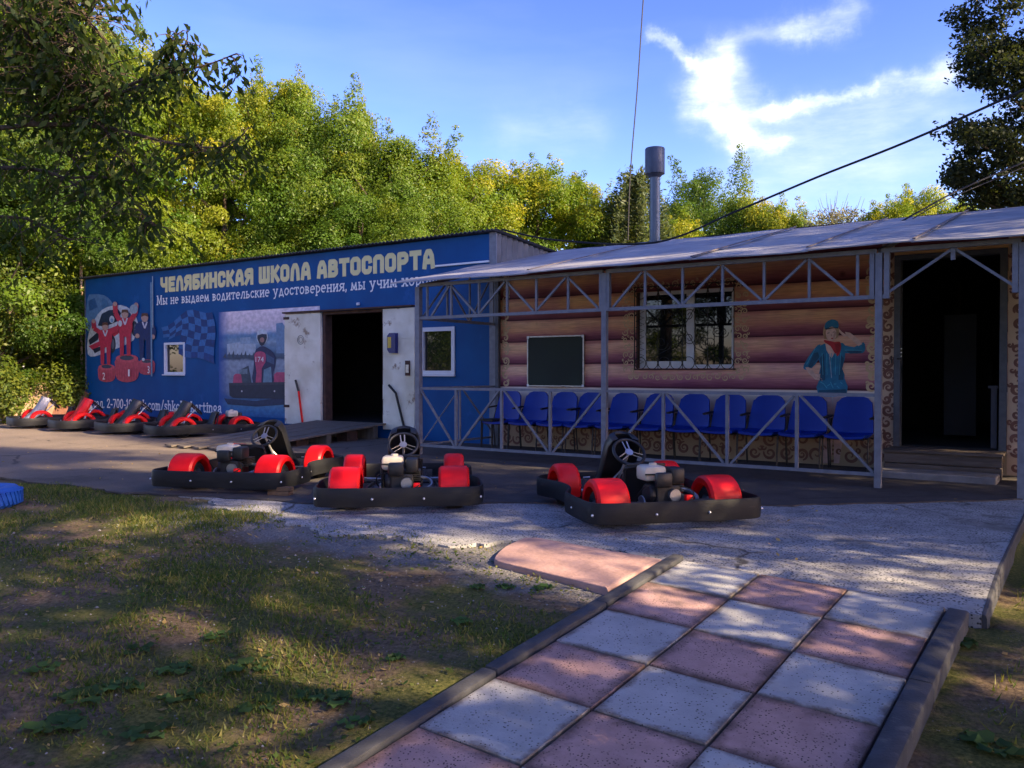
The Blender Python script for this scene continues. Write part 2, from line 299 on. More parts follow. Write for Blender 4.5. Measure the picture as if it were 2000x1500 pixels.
def glass_mat():
    m = bpy.data.materials.new('window_glass'); m.use_nodes = True; b = m.node_tree.nodes['Principled BSDF']
    nt = m.node_tree; nz = nt.nodes.new('ShaderNodeTexNoise'); nz.inputs['Scale'].default_value = 3
    rp = nt.nodes.new('ShaderNodeValToRGB'); rp.color_ramp.elements[0].color = (.006, .008, .010, 1); rp.color_ramp.elements[1].color = (.012, .016, .016, 1)
    nt.links.new(nz.outputs['Fac'], rp.inputs[0]); nt.links.new(rp.outputs[0], b.inputs['Base Color'])
    b.inputs['Roughness'].default_value = .02; b.inputs['Specular IOR Level'].default_value = .5; b.inputs['IOR'].default_value = 1.55
    MATS['glass'] = m; return m

GRASSM = ground_mat(); LEAF = leaf_mat('leaf'); LOG = log_mat(); PHOTO = photo_mat(); GLASS = glass_mat()
ASPH = speckle_mat('asphalt', (.048, .044, .044), (.085, .078, .075), (.17, .16, .155), 90, .12, (.062, .055, .052), dust=(.27, .215, .165), crack=.4)
CONC = speckle_mat('worn_concrete', (.22, .22, .225), (.42, .415, .41), (.05, .052, .06), 50, .30, (.19, .185, .18), cov=.42, crack=.55)
TW = speckle_mat('white_tile', (.31, .315, .32), (.46, .465, .465), (.06, .06, .06), 55, .17, (.34, .34, .33), cov=.46, edge=((.14, .11, .09), .26, .07, .85))
TP = speckle_mat('pink_tile', (.32, .20, .185), (.54, .35, .325), (.06, .045, .04), 70, .22, (.24, .165, .15), cov=.47, edge=((.10, .065, .055), .34, .13, .85))
BLUE = mat('blue_print', (.001, .088, .285), (.001, .070, .24), 2.5, .6, spec=.25, stain=(.01, .10, .33), sscale=1.2, sth=.6)
BLUED = mat('blue_paint', (.003, .05, .25), (.003, .04, .22), 2.5, .5)
CREAM = mat('cream_letters', (.84, .76, .38), (.76, .69, .33), 8, .6)
WHITEL = mat('white_letters', (.86, .87, .88), (.8, .81, .83), 8, .6)
PVC = mat('white_pvc', (.72, .75, .8), (.66, .69, .75), 8, .4)
WDOOR = mat('old_white_door', (.86, .83, .70), (.66, .62, .48), 2.6, .6, bump=.3, bscale=9, stain=(.30, .21, .13), sscale=3.2, sth=.60)
RUST = mat('rusty_brown', (.10, .05, .035), (.05, .028, .022), 9, .85, bump=.3)
STEEL = mat('grey_steel_paint', (.21, .225, .26), (.16, .17, .205), 14, .55, bump=.1)
STEELD = mat('dark_grey_frame', (.10, .11, .13), (.07, .08, .10), 14, .6)
ROOFM = mat('worn_white_roof', (.33, .335, .36), (.22, .225, .25), 3.0, .65, bump=.35, bscale=22, stain=(.12, .075, .065), sscale=3.2, sth=.62)
BLACK = mat('black_plastic', (.016, .017, .020), (.010, .011, .013), 5, .42, bump=.04)
BUMP = mat('bumper_plastic', (.017, .018, .021), (.010, .011, .013), 4, .6, spec=.3, bump=.1, bscale=40, stain=(.04, .037, .034), sscale=5, sth=.62, stretch=(1, 1, 3))
RUBBER = mat('rubber', (.014, .014, .015), (.009, .009, .010), 20, .85, bump=.2)
RED = mat('red_plastic', (.92, .006, .008), (.74, .005, .006), 5, .42, coat=.0, spec=.35, bump=.05, stain=(.55, .03, .028), sscale=7, sth=.68)
ENG = mat('engine_black', (.022, .022, .023), (.012, .012, .013), 20, .5, bump=.1)
TANK = mat('cream_tank', (.66, .60, .48), (.58, .52, .40), 8, .35)
ALU = mat('aluminium', (.45, .46, .48), (.32, .33, .35), 20, .35, .8)
CHR = mat('bolt_metal', (.8, .8, .8), (.7, .7, .7), 5, .25, .6)
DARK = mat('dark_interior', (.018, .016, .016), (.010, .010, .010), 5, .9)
WOODG = mat('grey_planks', (.17, .145, .12), (.10, .082, .066), 3, .85, bump=.5, bscale=30, stretch=(9, 1, 1))
WOODX = mat('grey_step_wood', (.15, .12, .10), (.085, .068, .056), 3, .85, bump=.5, bscale=30, stretch=(1, 9, 9), stain=(.19, .08, .05), sscale=1.0, sth=.64)
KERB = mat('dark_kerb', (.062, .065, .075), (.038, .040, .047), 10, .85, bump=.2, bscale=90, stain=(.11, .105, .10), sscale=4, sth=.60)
PINKC = mat('pink_concrete', (.42, .265, .24), (.32, .20, .18), 5, .85, bump=.3, stain=(.25, .15, .13), sscale=3, sth=.62)
STEPC = mat('step_concrete', (.24, .23, .23), (.16, .155, .155), 6, .9, bump=.4)
SEAT = mat('blue_seat', (.001, .036, .36), (.001, .026, .28), 3, .45, spec=.3)
CHALK = mat('chalkboard_green', (.012, .026, .018), (.009, .019, .014), 2, .7)
GALV = mat('galvanised', (.17, .19, .215), (.12, .14, .16), 3, .45, .6, stretch=(6, 6, 1))
CORR = mat('corrugated_grey', (.15, .16, .175), (.10, .11, .12), 4, .6, .0)
CURLT = mat('tan_curl_print', (.66, .50, .30), (.56, .40, .23), 9, .7)
CURLB = mat('brown_curl_print', (.22, .10, .07), (.16, .07, .05), 9, .7)
TANP = mat('tan_print_panel', (.66, .48, .32), (.54, .38, .27), 3, .7)
BARK = mat('bark', (.11, .08, .055), (.05, .035, .025), 5, .95, bump=.8, bscale=22, stretch=(3, 3, .6))
BARKL = mat('pale_bark', (.20, .16, .12), (.10, .075, .05), 5, .95, bump=.8, bscale=22, stretch=(3, 3, .6))
BTYRE = mat('blue_painted_rubber', (.02, .13, .52), (.012, .09, .40), 8, .6, bump=.2, stain=(.3, .34, .4), sscale=6, sth=.66)
GRIND = mat('grinder', (.03, .03, .03), None, 5, .6)
WIRE = mat('black_cable', (.012, .012, .013), None, 5, .7)
IRON = mat('black_iron', (.010, .010, .011), None, 5, .55)
YEL = mat('yellow_sticker', (.70, .52, .08), (.62, .42, .05), 30, .6)
NAVY = mat('navy_box', (.010, .018, .17), None, 5, .4)
PRNT = {}
def pm(name, c): return mat('print_'+name, tuple(min(1, x*1.06) for x in c), tuple(x*.76 for x in c), 14, .6, detail=8)

# ------------------------------------------------------------------ mesh builder
class MB:
    def __init__(s): s.v = []; s.f = []; s.mi = []; s.cur = 0; s.smooth = False
    def add(s, vs, fs):
        o = len(s.v); s.v += [tuple(p) for p in vs]; s.f += [tuple(i+o for i in f) for f in fs]; s.mi += [s.cur]*len(fs); return s
    def box(s, c, d, rot=None, bev=0):
        x, y, z = d[0]/2, d[1]/2, d[2]/2
        if bev:
            bm = bmesh.new(); bmesh.ops.create_cube(bm, size=1)
            for w in bm.verts: w.co = Vector((w.co.x*d[0], w.co.y*d[1], w.co.z*d[2]))
            bmesh.ops.bevel(bm, geom=list(bm.edges), offset=bev, segments=2, affect='EDGES', profile=.5)
            bm.verts.index_update(); vs = [w.co.copy() for w in bm.verts]; fs = [tuple(q.index for q in f.verts) for f in bm.faces]; bm.free()
        else:
            vs = [Vector(p) for p in ((-x, -y, -z), (x, -y, -z), (x, y, -z), (-x, y, -z), (-x, -y, z), (x, -y, z), (x, y, z), (-x, y, z))]
            fs = [(3, 2, 1, 0), (4, 5, 6, 7), (0, 1, 5, 4), (1, 2, 6, 5), (2, 3, 7, 6), (3, 0, 4, 7)]
        if rot is not None: vs = [rot @ v for v in vs]
        c = Vector(c); return s.add([v+c for v in vs], fs)
    def b2(s, x0, x1, y0, y1, z0, z1, bev=0): return s.box(((x0+x1)/2, (y0+y1)/2, (z0+z1)/2), (abs(x1-x0), abs(y1-y0), abs(z1-z0)), None, bev)
    def bar(s, p, q, w, h=None):    # rectangular bar between points
        p, q = Vector(p), Vector(q); h = h or w; d = q-p
        return s.box((p+q)/2, (w, h, d.length), d.to_track_quat('Z', 'Y').to_matrix() if abs(d.normalized().z) < .999 else None)
    def tube(s, pts, r, n=8, cap=True):
        pts = [Vector(p) for p in pts]; rr = r if isinstance(r, (list, tuple)) else [r]*len(pts)
        vs = []; up = None
        for i, p in enumerate(pts):
            t = (pts[min(i+1, len(pts)-1)]-pts[max(i-1, 0)]).normalized()
            if up is None: up = t.orthogonal().normalized()
            a = (up-t*up.dot(t)).normalized(); b = t.cross(a); up = a
            for k in range(n):
                g = 2*math.pi*k/n; vs.append(p+(a*math.cos(g)+b*math.sin(g))*rr[i])
        fs = [(i*n+k, i*n+(k+1) % n, (i+1)*n+(k+1) % n, (i+1)*n+k) for i in range(len(pts)-1) for k in range(n)]
        if cap: fs += [tuple(range(n))[::-1], tuple((len(pts)-1)*n+k for k in range(n))]
        return s.add(vs, fs)
    def ring(s, c, nrm, Rr, r, n=32, m=8):
        c = Vector(c); q = Vector(nrm).normalized().to_track_quat('Z', 'Y').to_matrix(); vs = []
        for i in range(n):
            a = 2*math.pi*i/n
            for k in range(m):
                g = 2*math.pi*k/m; vs.append(c+q @ Vector(((Rr+r*math.cos(g))*math.cos(a), (Rr+r*math.cos(g))*math.sin(a), r*math.sin(g))))
        fs = [(i*m+k, ((i+1) % n)*m+k, ((i+1) % n)*m+(k+1) % m, i*m+(k+1) % m) for i in range(n) for k in range(m)]
        return s.add(vs, fs)
    def lathe(s, prof, c=(0, 0, 0), axis='Z', n=24, closed=False):   # prof: (radius, height)
        vs = []
        for (r, h) in prof:
            for k in range(n):
                g = 2*math.pi*k/n; x, y = r*math.cos(g), r*math.sin(g)
                p = (x, y, h) if axis == 'Z' else (h, x, y) if axis == 'X' else (y, h, x)
                vs.append(Vector(p)+Vector(c))
        m = len(prof); fs = [(i*n+k, i*n+(k+1) % n, (i+1)*n+(k+1) % n, (i+1)*n+k) for i in range(m-1) for k in range(n)]
        if closed: fs += [((m-1)*n+k, (m-1)*n+(k+1) % n, (k+1) % n, k) for k in range(n)]
        return s.add(vs, fs)
    def poly(s, pts): return s.add(pts, [tuple(range(len(pts)))])
    def build(s, name, mats, parent=None, smooth=None, loc=None):
        me = bpy.data.meshes.new(name); me.from_pydata(s.v, [], s.f)
        if not isinstance(mats, (list, tuple)): mats = [mats]
        for m in mats: me.materials.append(m)
        if len(mats) > 1: me.polygons.foreach_set('material_index', s.mi)
        if smooth if smooth is not None else s.smooth:
            me.polygons.foreach_set('use_smooth', [True]*len(me.polygons))
            try: me.set_sharp_from_angle(angle=R(38))
            except Exception: pass
        me.update(); me.validate()
        o = bpy.data.objects.new(name, me); col.objects.link(o)
        if parent is not None:
            o.parent = parent
            if parent.get('_w'): o.matrix_parent_inverse = Matrix.Translation(-Vector(parent['_w']))
        if loc: o.location = loc
        return o
def thing(name, label, cat, loc=(0, 0, 0), rz=0, group=None, world_children=False):
    o = bpy.data.objects.new(name, None); o.empty_display_size = .1; col.objects.link(o); o.location = loc; o.rotation_euler = (0, 0, rz)
    o['label'] = label; o['category'] = cat
    if group: o['group'] = group
    if world_children: o['_w'] = tuple(loc)
    return o
def tag(o, label, cat, group=None, kind=None):
    if label: o['label'] = label
    if cat: o['category'] = cat
    if group: o['group'] = group
    if kind: o['kind'] = kind
    return o
def struct(o): o['kind'] = 'structure'; return o
def dup(root, loc=None, rz=None, label=None, skip=()):
    r = root.copy(); col.objects.link(r)
    if loc is not None: r.location = loc
    if rz is not None: r.rotation_euler = (0, 0, rz)
    if label: r['label'] = label
    for ch in list(root.children):
        if ch.name.split('.')[0] in skip: continue
        c = ch.copy(); col.objects.link(c); c.parent = r
        for g in list(ch.children):
            d = g.copy(); col.objects.link(d); d.parent = c
    return r
def crom(pts, n, closed=True):
    P = [Vector(p) for p in pts]; m = len(P); out = []
    rng = m if closed else m-1
    for i in range(rng):
        a, b, c, d = (P[(i-1) % m], P[i], P[(i+1) % m], P[(i+2) % m]) if closed else (P[max(i-1, 0)], P[i], P[i+1], P[min(i+2, m-1)])
        for k in range(n):
            t = k/n; out.append(.5*((2*b)+(c-a)*t+(2*a-5*b+4*c-d)*t*t+(3*b-a-3*c+d)*t**3))
    if not closed: out.append(P[-1].copy())
    return out
def wall_holes(mb, x0, x1, z0, z1, y0, y1, holes):
    xs = sorted({x0, x1, *[h[0] for h in holes], *[h[1] for h in holes]}); zs = sorted({z0, z1, *[h[2] for h in holes], *[h[3] for h in holes]})
    inh = lambda x, z: any(h[0] < x < h[1] and h[2] < z < h[3] for h in holes)
    for i in range(len(xs)-1):
        for j in range(len(zs)-1):
            a, b, c, d = xs[i], xs[i+1], zs[j], zs[j+1]
            if inh((a+b)/2, (c+d)/2): continue
            mb.add([(a, y0, c), (b, y0, c), (b, y0, d), (a, y0, d)], [(0, 1, 2, 3)]); mb.add([(a, y1, c), (b, y1, c), (b, y1, d), (a, y1, d)], [(3, 2, 1, 0)])
    for (a, b, c, d) in holes+[(x0, x1, z0, z1)]:
        for p, q in (((a, c), (b, c)), ((b, c), (b, d)), ((b, d), (a, d)), ((a, d), (a, c))):
            mb.add([(p[0], y0, p[1]), (q[0], y0, q[1]), (q[0], y1, q[1]), (p[0], y1, p[1])], [(0, 1, 2, 3)])

# ------------------------------------------------------------------ ground
from mathutils import noise
from mathutils.geometry import delaunay_2d_cdt
def hh(x, y):                       # the yard is level, the lawn falls gently towards the camera
    y0 = 4.55+.45*min(1, max(0, (x+4.2)/1.2))
    d = .083*(y-y0); k = .02
    v = -math.log(1+math.exp(min(50, -d/k)))*k+.0
    return max(v, -.62)
def drop(x):
    t = min(1, max(0, (x+.50)/.10)); return -.13*t*t*(3-2*t)
PX, PY = -2.129, 5.017
def zg(x, y):
    z = hh(x, y)-.014
    z += drop(x)
    if -2.27 < x < -.42 and y < 5.15: z = min(z, .083*(y-5.0)-.038*(x+2.13)-.085) if x > -2.2 else z-.05
    if -2.27 < x < -.48 and 5.0 < y < 6.5: z -= .11
    n = noise.noise(Vector((x*1.3, y*1.3, 0)))*.018+noise.noise(Vector((x*5, y*5, 3)))*.007
    if y < 4.9 or x > -.4: z += n*(1 if (x < -2.3 or x > -.4) else .1)
    return z
def axis(a, b, step, lo, hi):
    v = list(np.arange(a, b+1e-6, step)); s = step
    x = b
    while x < hi: s *= 1.35; x += s; v.append(x)
    s = step; x = a
    while x > lo: s *= 1.35; x -= s; v.insert(0, x)
    return v
def make_ground():
    xs = axis(-10, 1.6, .1, -400, 400); ys = axis(.6, 5.6, .1, -400, 400)
    vs = [(x, y, zg(x, y)) for y in ys for x in xs]; n = len(xs)
    fs = [(j*n+i, j*n+i+1, (j+1)*n+i+1, (j+1)*n+i) for j in range(len(ys)-1) for i in range(n-1)]
    mb = MB(); mb.v = vs; mb.f = fs; mb.mi = [0]*len(fs)
    struct(mb.build('ground', GRASSM, smooth=True))
make_ground()
def jag(pts, step=.12, amp=.05, keep=()):
    out = []
    for i in range(len(pts)):
        a = Vector(pts[i]); b = Vector(pts[(i+1) % len(pts)]); n = max(1, int((b-a).length/step))
        if (b-a).length > 25: n = 12
        nr = Vector((-(b-a).y, (b-a).x)).normalized()
        for k in range(n):
            p = a.lerp(b, k/n)
            if i not in keep: p = p+nr*(noise.noise(Vector((p.x*2, p.y*2, 5)))*amp*1.6+noise.noise(Vector((p.x*9, p.y*9, 1)))*amp)
            out.append(p)
    return out
def near_path(x, y):
    return -max(0, min(.075, (x+2.25)*.040))*max(0, min(1, 1-(y-5.0)/.9))
def sheet(name, poly, off, m, keep=(), skirt=.25, grid=.3, amp=.05, step=.12):
    B = jag(poly, amp=amp, keep=keep, step=step); n = len(B)
    pts = [Vector((p.x, p.y)) for p in B]
    xs = [p.x for p in B]; ys = [p.y for p in B]
    gx = np.concatenate([np.arange(min(xs), -12, 1.2) if min(xs) < -12 else [], np.arange(max(min(xs), -12), max(xs), grid)]); gy = np.arange(min(ys), max(ys), grid)
    inner = [Vector((x+.01, y+.013)) for x in gx for y in gy]
    r = delaunay_2d_cdt(pts+inner, [(i, (i+1) % n) for i in range(n)], [], 1, 1e-5)
    v2, _, fc = r[0], r[1], r[2]
    mb = MB(); mb.add([(p.x, p.y, hh(p.x, p.y)+off+near_path(p.x, p.y)) for p in v2], [tuple(f) for f in fc])
    bb = [(p.x, p.y, hh(p.x, p.y)+off+near_path(p.x, p.y)) for p in B]; lo = [(a, b, c-skirt) for a, b, c in bb]
    mb.add(bb+lo, [(i, (i+1) % n, n+(i+1) % n, n+i)[::-1] for i in range(n)])
    return struct(mb.build(name, m))
sheet('concrete_apron', [(-.47, 5.035), (-.47, 11.0), (-7, 11.0), (-8.2, 5.6), (-7.2, 4.95), (-6.2, 4.75), (-5.3, 4.5), (-4.5, 4.5), (-3.75, 4.65), (-3.3, 5.06), (-2.2, 5.06)], 0.0, CONC, keep=(0, 1, 10), amp=.11, step=.05)
sheet('asphalt_yard', [(-.472, 9.2), (-.472, 11.09), (-60, 11.4), (-60, 2.5), (-13, 4.1), (-9.9, 4.62), (-7.9, 4.72), (-6.6, 5.05), (-5.6, 5.35), (-4.3, 6.27), (-2.5, 7.36)], .012, ASPH, keep=(0,), skirt=.02, amp=.06)

path = None
def make_path():
    global path
    mb = MB(); mb.b2(-.02, 1.52, -6.0, -.005, -.07, -.018)
    bed = mat('tile_joint_dirt', (.07, .05, .04), (.04, .03, .025), 30, .95, bump=.5)
    path = struct(mb.build('path', bed)); path.location = (PX, PY, .006); path.rotation_euler = (.084, .040, -.020)
    for i in range(11):
        for j in range(3):
            x0, y1 = j*.5, -i*.5; g = .0045
            bm = bmesh.new(); bmesh.ops.create_cube(bm, size=1)
            for w in bm.verts:
                w.co = Vector((x0+.25+w.co.x*(.5-2*g)+rnd.uniform(-.003, .003), y1-.25+w.co.y*(.5-2*g)+rnd.uniform(-.004, .004), w.co.z*.04-.018+(rnd.uniform(-.004, .004))))
            bmesh.ops.bevel(bm, geom=list(bm.edges), offset=.0045, segments=1, affect='EDGES')
            me = bpy.data.meshes.new('tile'); bm.to_mesh(me); bm.free(); me.materials.append(TW if (i+j) % 2 == 0 else TP)
            o = bpy.data.objects.new('tile', me); col.objects.link(o); o.parent = path
    for side in (0, 1):
        y = .04 if side == 0 else -.02
        x0, x1 = (-.088, -.010) if side == 0 else (1.510, 1.612)
        for k in range(6):
            mb = MB(); L = 1.0
            mb.box(((x0+x1)/2+rnd.uniform(-.004, .004), y-L/2, -.07+(.006 if side == 0 else .004)+rnd.uniform(-.004, .004)), (x1-x0, L-.008, .17), Matrix.Rotation(rnd.uniform(-.006, .006), 3, 'Z'), bev=.014)
            mb.build('kerb_stone', KERB, path, smooth=True); y -= L
make_path()
def apron_shade_edge():  # dark strip added along the apron's right side to stand for its shade
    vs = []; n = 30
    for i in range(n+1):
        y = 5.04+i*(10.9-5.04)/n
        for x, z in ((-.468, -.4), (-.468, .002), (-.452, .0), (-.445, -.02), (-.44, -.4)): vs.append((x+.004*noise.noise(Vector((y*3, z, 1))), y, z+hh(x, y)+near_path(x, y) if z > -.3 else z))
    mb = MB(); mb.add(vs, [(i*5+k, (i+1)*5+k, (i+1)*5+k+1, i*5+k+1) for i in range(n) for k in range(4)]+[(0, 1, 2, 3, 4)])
    struct(mb.build('shade_edge_strip', KERB))
apron_shade_edge()
def pink_slab():
    o = [(-3.12, 4.42), (-2.27, 4.27), (-2.235, 4.95), (-3.26, 5.06), (-3.335, 5.02), (-3.32, 4.75), (-3.22, 4.48)]
    t = thing('kerb_slab', 'faded pink concrete slab with a rounded end lying between the grass and the worn concrete', 'slab', (-2.8, 4.7, zg(-2.8, 4.7)), world_children=True)
    for (a, b) in ((0, .5), (.5, 1)):
        pass
    mb = MB(); n = len(o)
    P = crom([(x, y, 0) for x, y in o[4:]+o[:1]], 4, closed=False)
    pts = [(p.x, p.y) for p in P]+[o[1], o[2], o[3]]
    n = len(pts); cx = sum(p[0] for p in pts)/n; cy = sum(p[1] for p in pts)/n
    z = lambda x, y: .083*(y-5.0)*.75+.010
    lay = [(1, -.12), (1, -.018), (.985, -.004), (.97, 0)]
    vs = [(cx+(x-cx)*s, cy+(y-cy)*s, z(x, y)+d) for s, d in lay for x, y in pts]
    fs = [(l*n+i, l*n+(i+1) % n, (l+1)*n+(i+1) % n, (l+1)*n+i) for l in range(3) for i in range(n)]+[tuple(3*n+i for i in range(n))]
    mb.add(vs, fs); mb.build('slab_body', PINKC, t)
pink_slab()

# ------------------------------------------------------------------ stroke lettering (heavy rounded grotesque)
def stroke_glyphs(full, x, z, hgt, width, y, th, emit, G=None, gap=.42, sp=.5, base=True):
    G = G or {'Ч': [[(0, 1), (0, .62), (.12, .47), (.3, .45), (.62, .45)], [(.62, 1), (.62, 0)]],
         'Е': [[(.55, 1), (0, 1), (0, 0), (.55, 0)], [(0, .5), (.45, .5)]],
         'Л': [[(0, 0), (.06, .7), (.2, 1), (.42, 1), (.56, .7), (.62, 0)]],
         'Я': [[(.6, 0), (.6, 1), (.16, 1), (0, .87), (0, .63), (.16, .5), (.6, .5)], [(.3, .5), (0, 0)]],
         'Б': [[(.55, 1), (0, 1), (0, 0), (.42, 0), (.58, .13), (.58, .4), (.42, .54), (0, .54)]],
         'И': [[(0, 1), (0, 0)], [(0, .12), (.6, .88)], [(.6, 1), (.6, 0)]],
         'Н': [[(0, 1), (0, 0)], [(.6, 1), (.6, 0)], [(0, .5), (.6, .5)]],
         'С': [[(.56, .80), (.54, .92), (.42, 1), (.14, 1), (0, .86), (0, .14), (.14, 0), (.42, 0), (.54, .08), (.56, .20)]],
         'К': [[(0, 1), (0, 0)], [(0, .47), (.2, .55), (.55, 1)], [(.2, .55), (.58, 0)]],
         'А': [[(0, 0), (.08, .7), (.22, 1), (.42, 1), (.56, .7), (.64, 0)], [(.08, .32), (.56, .32)]],
         'Ш': [[(0, 1), (0, 0), (.84, 0), (.84, 1)], [(.42, 1), (.42, 0)]],
         'О': [[(.14, 0), (.44, 0), (.58, .14), (.58, .86), (.44, 1), (.14, 1), (0, .86), (0, .14), (.14, 0)]],
         'В': [[(0, 0), (0, 1), (.40, 1), (.54, .88), (.54, .64), (.40, .53), (0, .53)], [(.40, .53), (.58, .4), (.58, .13), (.42, 0), (0, 0)]],
         'Т': [[(0, 1), (.6, 1)], [(.3, 1), (.3, 0)]],
         'П': [[(0, 0), (0, .86), (.14, 1), (.46, 1), (.6, .86), (.6, 0)]],
         'Р': [[(0, 0), (0, 1), (.42, 1), (.58, .87), (.58, .58), (.42, .45), (0, .45)]]}
    tot = 0
    for ch in full: tot += (sp if ch == ' ' else max(p[0] for st in G[ch] for p in st)+gap)
    k = width/(tot-gap); cx = x; w = th; mb = MB()
    for ch in full:
        if ch == ' ': emit(mb); mb = MB(); cx += sp*k; continue
        pc = 0
        for st in G[ch]:
            P = [Vector((cx+a*k, 0, z+w/2+b*(hgt-w))) for a, b in st]
            closed = (P[0]-P[-1]).length < 1e-6
            for i in range(len(P)-1):
                a_, b_ = P[i], P[i+1]; t_ = (b_-a_).normalized(); n_ = Vector((-t_.z, 0, t_.x))*w/2
                e0 = t_*w*.5 if (i == 0 and not closed) else Vector(); e1 = t_*w*.5 if (i == len(P)-2 and not closed) else Vector()
                yy = y-.0003*(pc % 24); pc += 1
                mb.poly([(v.x, yy, v.z) for v in (a_-e0+n_, b_+e1+n_, b_+e1-n_, a_-e0-n_)])
                if i > 0 or closed:
                    yy = y-.0003*(pc % 24); pc += 1
                    mb.poly([(a_.x+w*.5*math.cos(q*math.pi/6), yy, a_.z+w*.5*math.sin(q*math.pi/6)) for q in range(12)])
        cx += (max(p[0] for st in G[ch] for p in st)+gap)*k
    emit(mb)
def text_mesh(body, x, z, height, width, y, m, parent, name, bold=0.0):
    cu = bpy.data.curves.new('t', 'FONT'); cu.body = body; cu.size = 1; cu.offset = bold; cu.resolution_u = 3; cu.extrude = 0
    o = bpy.data.objects.new('t', cu); col.objects.link(o); dg = bpy.context.evaluated_depsgraph_get(); dg.update()
    me = bpy.data.meshes.new_from_object(o.evaluated_get(dg)); col.objects.unlink(o); bpy.data.objects.remove(o)
    co = np.empty(len(me.vertices)*3); me.vertices.foreach_get('co', co); co = co.reshape(-1, 3)
    w = co[:, 0].max()-co[:, 0].min(); a = (co[:, 0]-co[:, 0].min())/w*width+x
    cap = .73; zz = co[:, 1]/cap*height+z
    new = np.stack([a, np.full_like(a, y), zz], 1); me.vertices.foreach_set('co', new.ravel()); me.update(); me.materials.clear(); me.materials.append(m)
    xs = np.sort(new[:, 0]); gaps = np.where(np.diff(xs) > height*.30)[0]; cuts = [-1e9]+[(xs[g]+xs[g+1])/2 for g in gaps]+[1e9]
    fs = [tuple(p.vertices) for p in me.polygons]
    isl = list(range(len(new)))
    def find(a):
        while isl[a] != a: isl[a] = isl[isl[a]]; a = isl[a]
        return a
    for f in fs:
        for v in f[1:]: isl[find(v)] = find(f[0])
    ids = {}
    for w0, w1 in zip(cuts, cuts[1:]):
        mb = MB(); mp = {}
        for f in fs:
            if w0 < new[f[0]][0] < w1:
                k = ids.setdefault(find(f[0]), len(ids)); g = []
                for v in f:
                    if v not in mp: pass
                    g.append(len(mb.v)); mb.v.append((new[v][0], y-.00012*(len(mb.f) % 30), new[v][2]))
                mb.f.append(tuple(g)); mb.mi.append(0)
        if mb.f: mb.build(name, m, parent)
